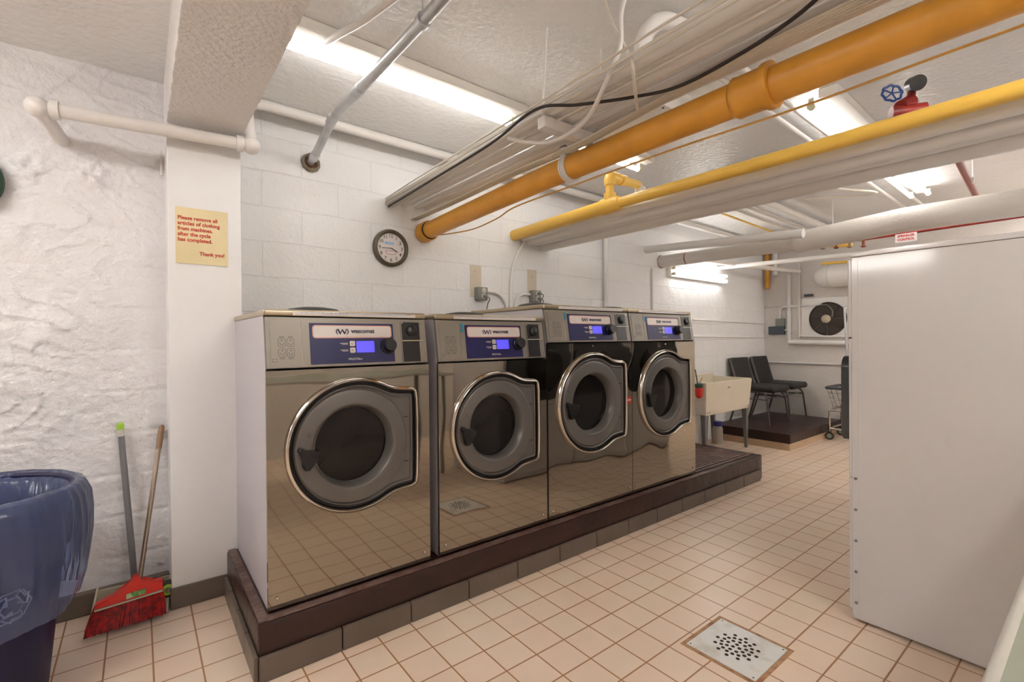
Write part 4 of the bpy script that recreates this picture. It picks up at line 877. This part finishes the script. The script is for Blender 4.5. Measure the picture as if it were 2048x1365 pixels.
# ------------------------------------------------------------------ dryers
def dryer(x, label):
    W, D, H = .772, .80, 1.545; t = thing('dryer', label, 'dryer', (x,.693,0), 0, 'white dryers facing the washers')
    bm = B(); box(bm, 0,W,-D,0,.012,H-.02,bev=.004); obj('body', bm, 'dryer', t)
    bm = B(); box(bm, -.003,W+.003,-D,.004,H-.02,H+.0,bev=.003); obj('top', bm, 'dryer', t)
    bm = B(); box(bm, -.001,.0,-.022,.0,.03,H-.03); box(bm, .0,W,.0,.012,.05,.60,bev=.003); obj('lower_panel', bm, 'dryer', t)
    bm = B(); box(bm, .0,W,.0,.014,1.19,H-.03,bev=.003); obj('upper_panel', bm, 'dryer', t)
    bm = B(); box(bm, .0,W,.0,.012,.605,1.185,bev=.003); obj('middle_panel', bm, 'dryer', t)
    bm = B(); prism(bm, rrect(.035,W-.035,.745,1.11,.05), .012, .05); prism(bm, rrect(.03,W-.03,.66,1.42,.08), .012, .020); obj('door', bm, 'dryer_dark', t, label='black dryer door')
    d = [o for o in t.children if o.name.startswith('door')][0]
    bm = B(); lathe(bm, ((.165,.05),(.16,.062),(.15,.066),(0,.075)), (W/2,0,.928), 'Y', 40); obj('door_window', bm, 'glass', d, smooth=50)
    bm = B(); box(bm, .06,W-.06,.020,.026,1.24,1.38,bev=.003); obj('control_fascia', bm, 'black', t)
    for k in range(5): obj('screw', lathe(B(), ((.006,.0),(.006,-.004),(0,-.005)), (-.001,-.012,.08+k*.13), 'X', 10), 'grey_steel', t)
    return t
dryer(2.352,'white dryer nearest the camera, its glossy side panel in view')
dryer(3.134,'white dryer in the middle of the row facing the washers')
dryer(3.916,'white dryer at the far end of the row facing the washers')

# ------------------------------------------------------------------ folding table
t = thing('folding_table', 'pale greenish folding table with a rounded white edge beside the camera', 'table', (.5,.075,0))
bm = B(); box(bm, .0,1.75,-.62,-.009,.884,.9,bev=.002); obj('table_top', bm, 'table', t)
bm = B(); tube(bm, [(-.0,-.009,.891),(1.75,-.009,.891)], .0095, 16); obj('edge', bm, 'table_edge', t, smooth=60)
for x in (.08,1.67):
    for y in (-.08,-.55):
        bm = B(); tube(bm, [(x,y,0),(x,y,.878)], .018, 12); obj('leg', bm, 'grey_steel', t, smooth=60)

# ------------------------------------------------------------------ broom and dustpan
t = thing('broom', 'red broom with a bronze tipped metal handle leaning in the corner', 'broom', (-.02,2.66,0))
O = Vector((-.02,2.66,0))
a = Vector((-.006,2.60,.175)); b = Vector((.082,2.795,.79)); dv = (b-a).normalized()
bm = B(); tube(bm, [a-O, b-O-dv*.09], .0095, 14); obj('handle', bm, 'brass_pole', t, smooth=60)
bm = B(); tube(bm, [b-O-dv*.10, b-O-dv*.02, b-O, b-O+dv*.012], [.0115,.013,.012,.006], 14); obj('grip', bm, 'bronze', t, smooth=60)
# head: local frame running from (170..345 px)
def head_pt(u, z, y=0): return Vector((-.180+u*.92, 2.60+.06*u+y, z))-O
def slab(bm, prof, y0, y1, shear=0):
    A = [bm.verts.new(head_pt(u,z,y0-shear*(.2-z))) for u,z in prof]; Bq = [bm.verts.new(head_pt(u,z,y1-shear*(.2-z))) for u,z in prof]; n = len(prof)
    bm.faces.new(A); bm.faces.new(Bq[::-1])
    for i in range(n): bm.faces.new((A[i],Bq[i],Bq[(i+1)%n],A[(i+1)%n]))
bm = B(); slab(bm, [(.03,.108),(.275,.112),(.275,.150),(.235,.153),(.20,.168),(.188,.195),(.165,.192),(.15,.165),(.10,.142),(.03,.122)], -.02, .022, .2); bmesh.ops.bevel(bm, geom=list(bm.edges), offset=.004, segments=2, affect='EDGES'); obj('head', bm, 'red', t)
bm = B()
N = 44
for k in range(N):
    for yy in (-.014,0,.014):
        u = .032+.240*k/(N-1); fl = (u-.16)*.12-.03*(1-u/.27); z_top = .108+.004*u/.28; zb2 = .018+random.uniform(0,.006)
        p0 = head_pt(u, z_top, yy-.012); p1 = head_pt(u+fl*.8, zb2, yy-.045+yy*1.0); tube(bm, [p0,(p0+p1)/2+Vector((random.uniform(-.002,.002),0,0)),p1], [.0042,.0046,.0038], 5)
obj('bristles', bm, 'bristle', t, smooth=60)
bm = B(); slab(bm, [(.03,.103),(.275,.107),(.275,.112),(.03,.108)], -.024, .024, .2); obj('seam_strip', bm, 'pan', t)
bm = B(); slab(bm, [(.14,.116),(.21,.119),(.21,.138),(.14,.135)], -.0222, -.019, .2); obj('label', bm, 'green_label', t, label='green paper label on the red head')
t = thing('dustpan', 'upright dustpan with a grey pole and lime green tip behind the broom', 'dustpan', (-.03,2.72,0))
O = Vector((-.03,2.72,0)); a = Vector((-.022,2.735,.08)); b = Vector((-.07,2.79,.825)); dv = (b-a).normalized()
bm = B(); tube(bm, [a-O, b-O-dv*.055], .0125, 16); obj('pole', bm, 'grey_pole', t, smooth=60)
bm = B(); tube(bm, [b-O-dv*.056, b-O-dv*.024], .0135, 16); obj('ferrule', bm, 'clear_grip', t, smooth=60)
bm = B(); tube(bm, [b-O-dv*.026, b-O-dv*.004, b-O+dv*.006], [.014,.014,.008], 16); obj('tip', bm, 'lime', t, smooth=60)
bm = B(); box(bm, -.12,.15,-.155,-.147,.0,.012,bev=.003); box(bm, -.12,.15,-.155,.02,.001,.005); box(bm, -.12,.15,.01,.02,.0,.10,bev=.004)
for xa in (-.12,.143):
    v = [bm.verts.new(p) for p in ((xa,-.155,.002),(xa+.007,-.155,.002),(xa+.007,.02,.002),(xa,.02,.002),(xa,-.155,.012),(xa+.007,-.155,.012),(xa+.007,.02,.11),(xa,.02,.11))]
    for f in ((0,1,2,3),(4,5,6,7),(0,1,5,4),(1,2,6,5),(2,3,7,6),(3,0,4,7)): bm.faces.new([v[i] for i in f])
obj('pan', bm, 'pan', t, rot=(0,0,-.12), loc=(-.01,.035,0))
bm = B(); lathe(bm, ((.036,.0),(.036,-.02),(.024,-.022),(.022,-.0)), (.122,-.075,.088), 'Y', 24, caps=False); tube(bm,[(.118,-.06,.09),(.10,.0,.10)],.008,8); obj('clip', bm, 'gasket', t)
bm = B(); lathe(bm, ((.024,-.018),(.024,-.026),(.012,-.026)), (.122,-.075,.088), 'Y', 24, caps=False); obj('clip_ring', bm, 'lime', t)

# ------------------------------------------------------------------ recycling bin
BC = Vector((-.465,2.33,0)); t = thing('recycling_bin', 'navy round recycling bin lined with a clear plastic bag', 'bin', BC)
def binr(z): return .205+.065*z/.68
bm = B(); lathe(bm, ((binr(0),0),(binr(.34),.34),(binr(.66),.66),(.285,.665),(.287,.695),(.275,.70),(.262,.69),(.20,.03),(0,.03)), (0,0,0), 'Z', 64, caps=True); obj('bin_body', bm, 'bin', t, smooth=50)
bm = B(); rings = []
seg = 220; prof = [(.200,.25),(.216,.40),(.232,.56),(.248,.67),(.285,.708),(.304,.700),(.316,.66),(.320,.60),(.318,.52),(.308,.44),(.298,.36),(.284,.29)]
for j,(r,z) in enumerate(prof):
    ring = []
    for k in range(seg):
        a = 2*PI*k/seg; d = Vector((math.cos(a),math.sin(a),0)); n_ = noise.noise(Vector((math.cos(a)*3.5,math.sin(a)*3.5,z*4))) * .016 + .006*abs(noise.noise(Vector((math.cos(a)*14,math.sin(a)*14,z*3))))+.0025*math.sin(a*47+z*11+2*noise.noise(d*6))
        zz = z+(.02*noise.noise(Vector((a*2.2,7,1))) if j in (0,11) else 0)
        rr = r-abs(n_)*.9 if j < 4 else r+n_*(.5 if j < 6 else 1)
        if j > 5: rr = max(rr, binr(z)+.008 if z < .66 else .295)
        ring.append(bm.verts.new(d*rr+Vector((0,0,zz))))
    rings.append(ring)
for a_, b_ in zip(rings, rings[1:]):
    for k in range(seg): bm.faces.new((a_[k],a_[(k+1)%seg],b_[(k+1)%seg],b_[k]))
obj('bag', bm, 'bag', t, smooth=180, label='clear plastic liner folded over the rim')
# recycling mark wrapped on the bin, facing the camera side
def onbin(u, v, ang0=-.93, zc=.37):
    z = zc+v; r = binr(z)+.0025; a = ang0+u/r; return Vector((r*math.cos(a), r*math.sin(a), z))
bm = B()
for q in range(3):
    th = math.radians(90-120*q); c, s = math.cos(th-PI/2), math.sin(th-PI/2)
    shp = [(-.052,.000),(-.026,.047),(.018,.047),(.034,.020),(.044,.026),(.040,-.006),(.012,.008),(.022,.013),(.012,.027),(-.014,.027),(-.034,-.010),(-.052,.000)]
    pts = []
    for (xa,ya),(xb,yb) in zip(shp, shp[1:]):
        for k in range(4): u = k/4; x, y = xa+(xb-xa)*u, ya+(yb-ya)*u; pts.append(onbin(x*c-y*s, x*s+y*c))
    pts.append(pts[0]); tube(bm, pts, .0028, 5)
obj('recycling_mark', bm, 'logo_white', t, smooth=60, label='white outlined recycling arrows')
bm = B(); bmesh.ops.create_icosphere(bm, subdivisions=3, radius=.17)
for v in bm.verts: v.co = Vector((v.co.x, v.co.y, v.co.z*.5))*(1+.25*noise.noise(v.co*14))
tag(obj('dark_rubbish', bm, 'green_dark', None, BC+Vector((-.03,0,.50)), smooth=0), 'dark crumpled rubbish inside the recycling bin', 'rubbish')

t = thing('wall_gauge', 'round green rimmed dial at the left edge on the rough wall', 'dial', (-.557,2.80,1.845))
bm = B(); lathe(bm, ((.135,0),(.135,-.03),(.125,-.036),(.118,-.02)), (0,0,0), 'Y', 48, caps=False); obj('rim', bm, 'green_dark', t, smooth=50)
bm = B(); lathe(bm, ((.12,-.02),(0,-.02)), (0,0,0), 'Y', 48, caps=False); obj('face', bm, 'clock_face', t)
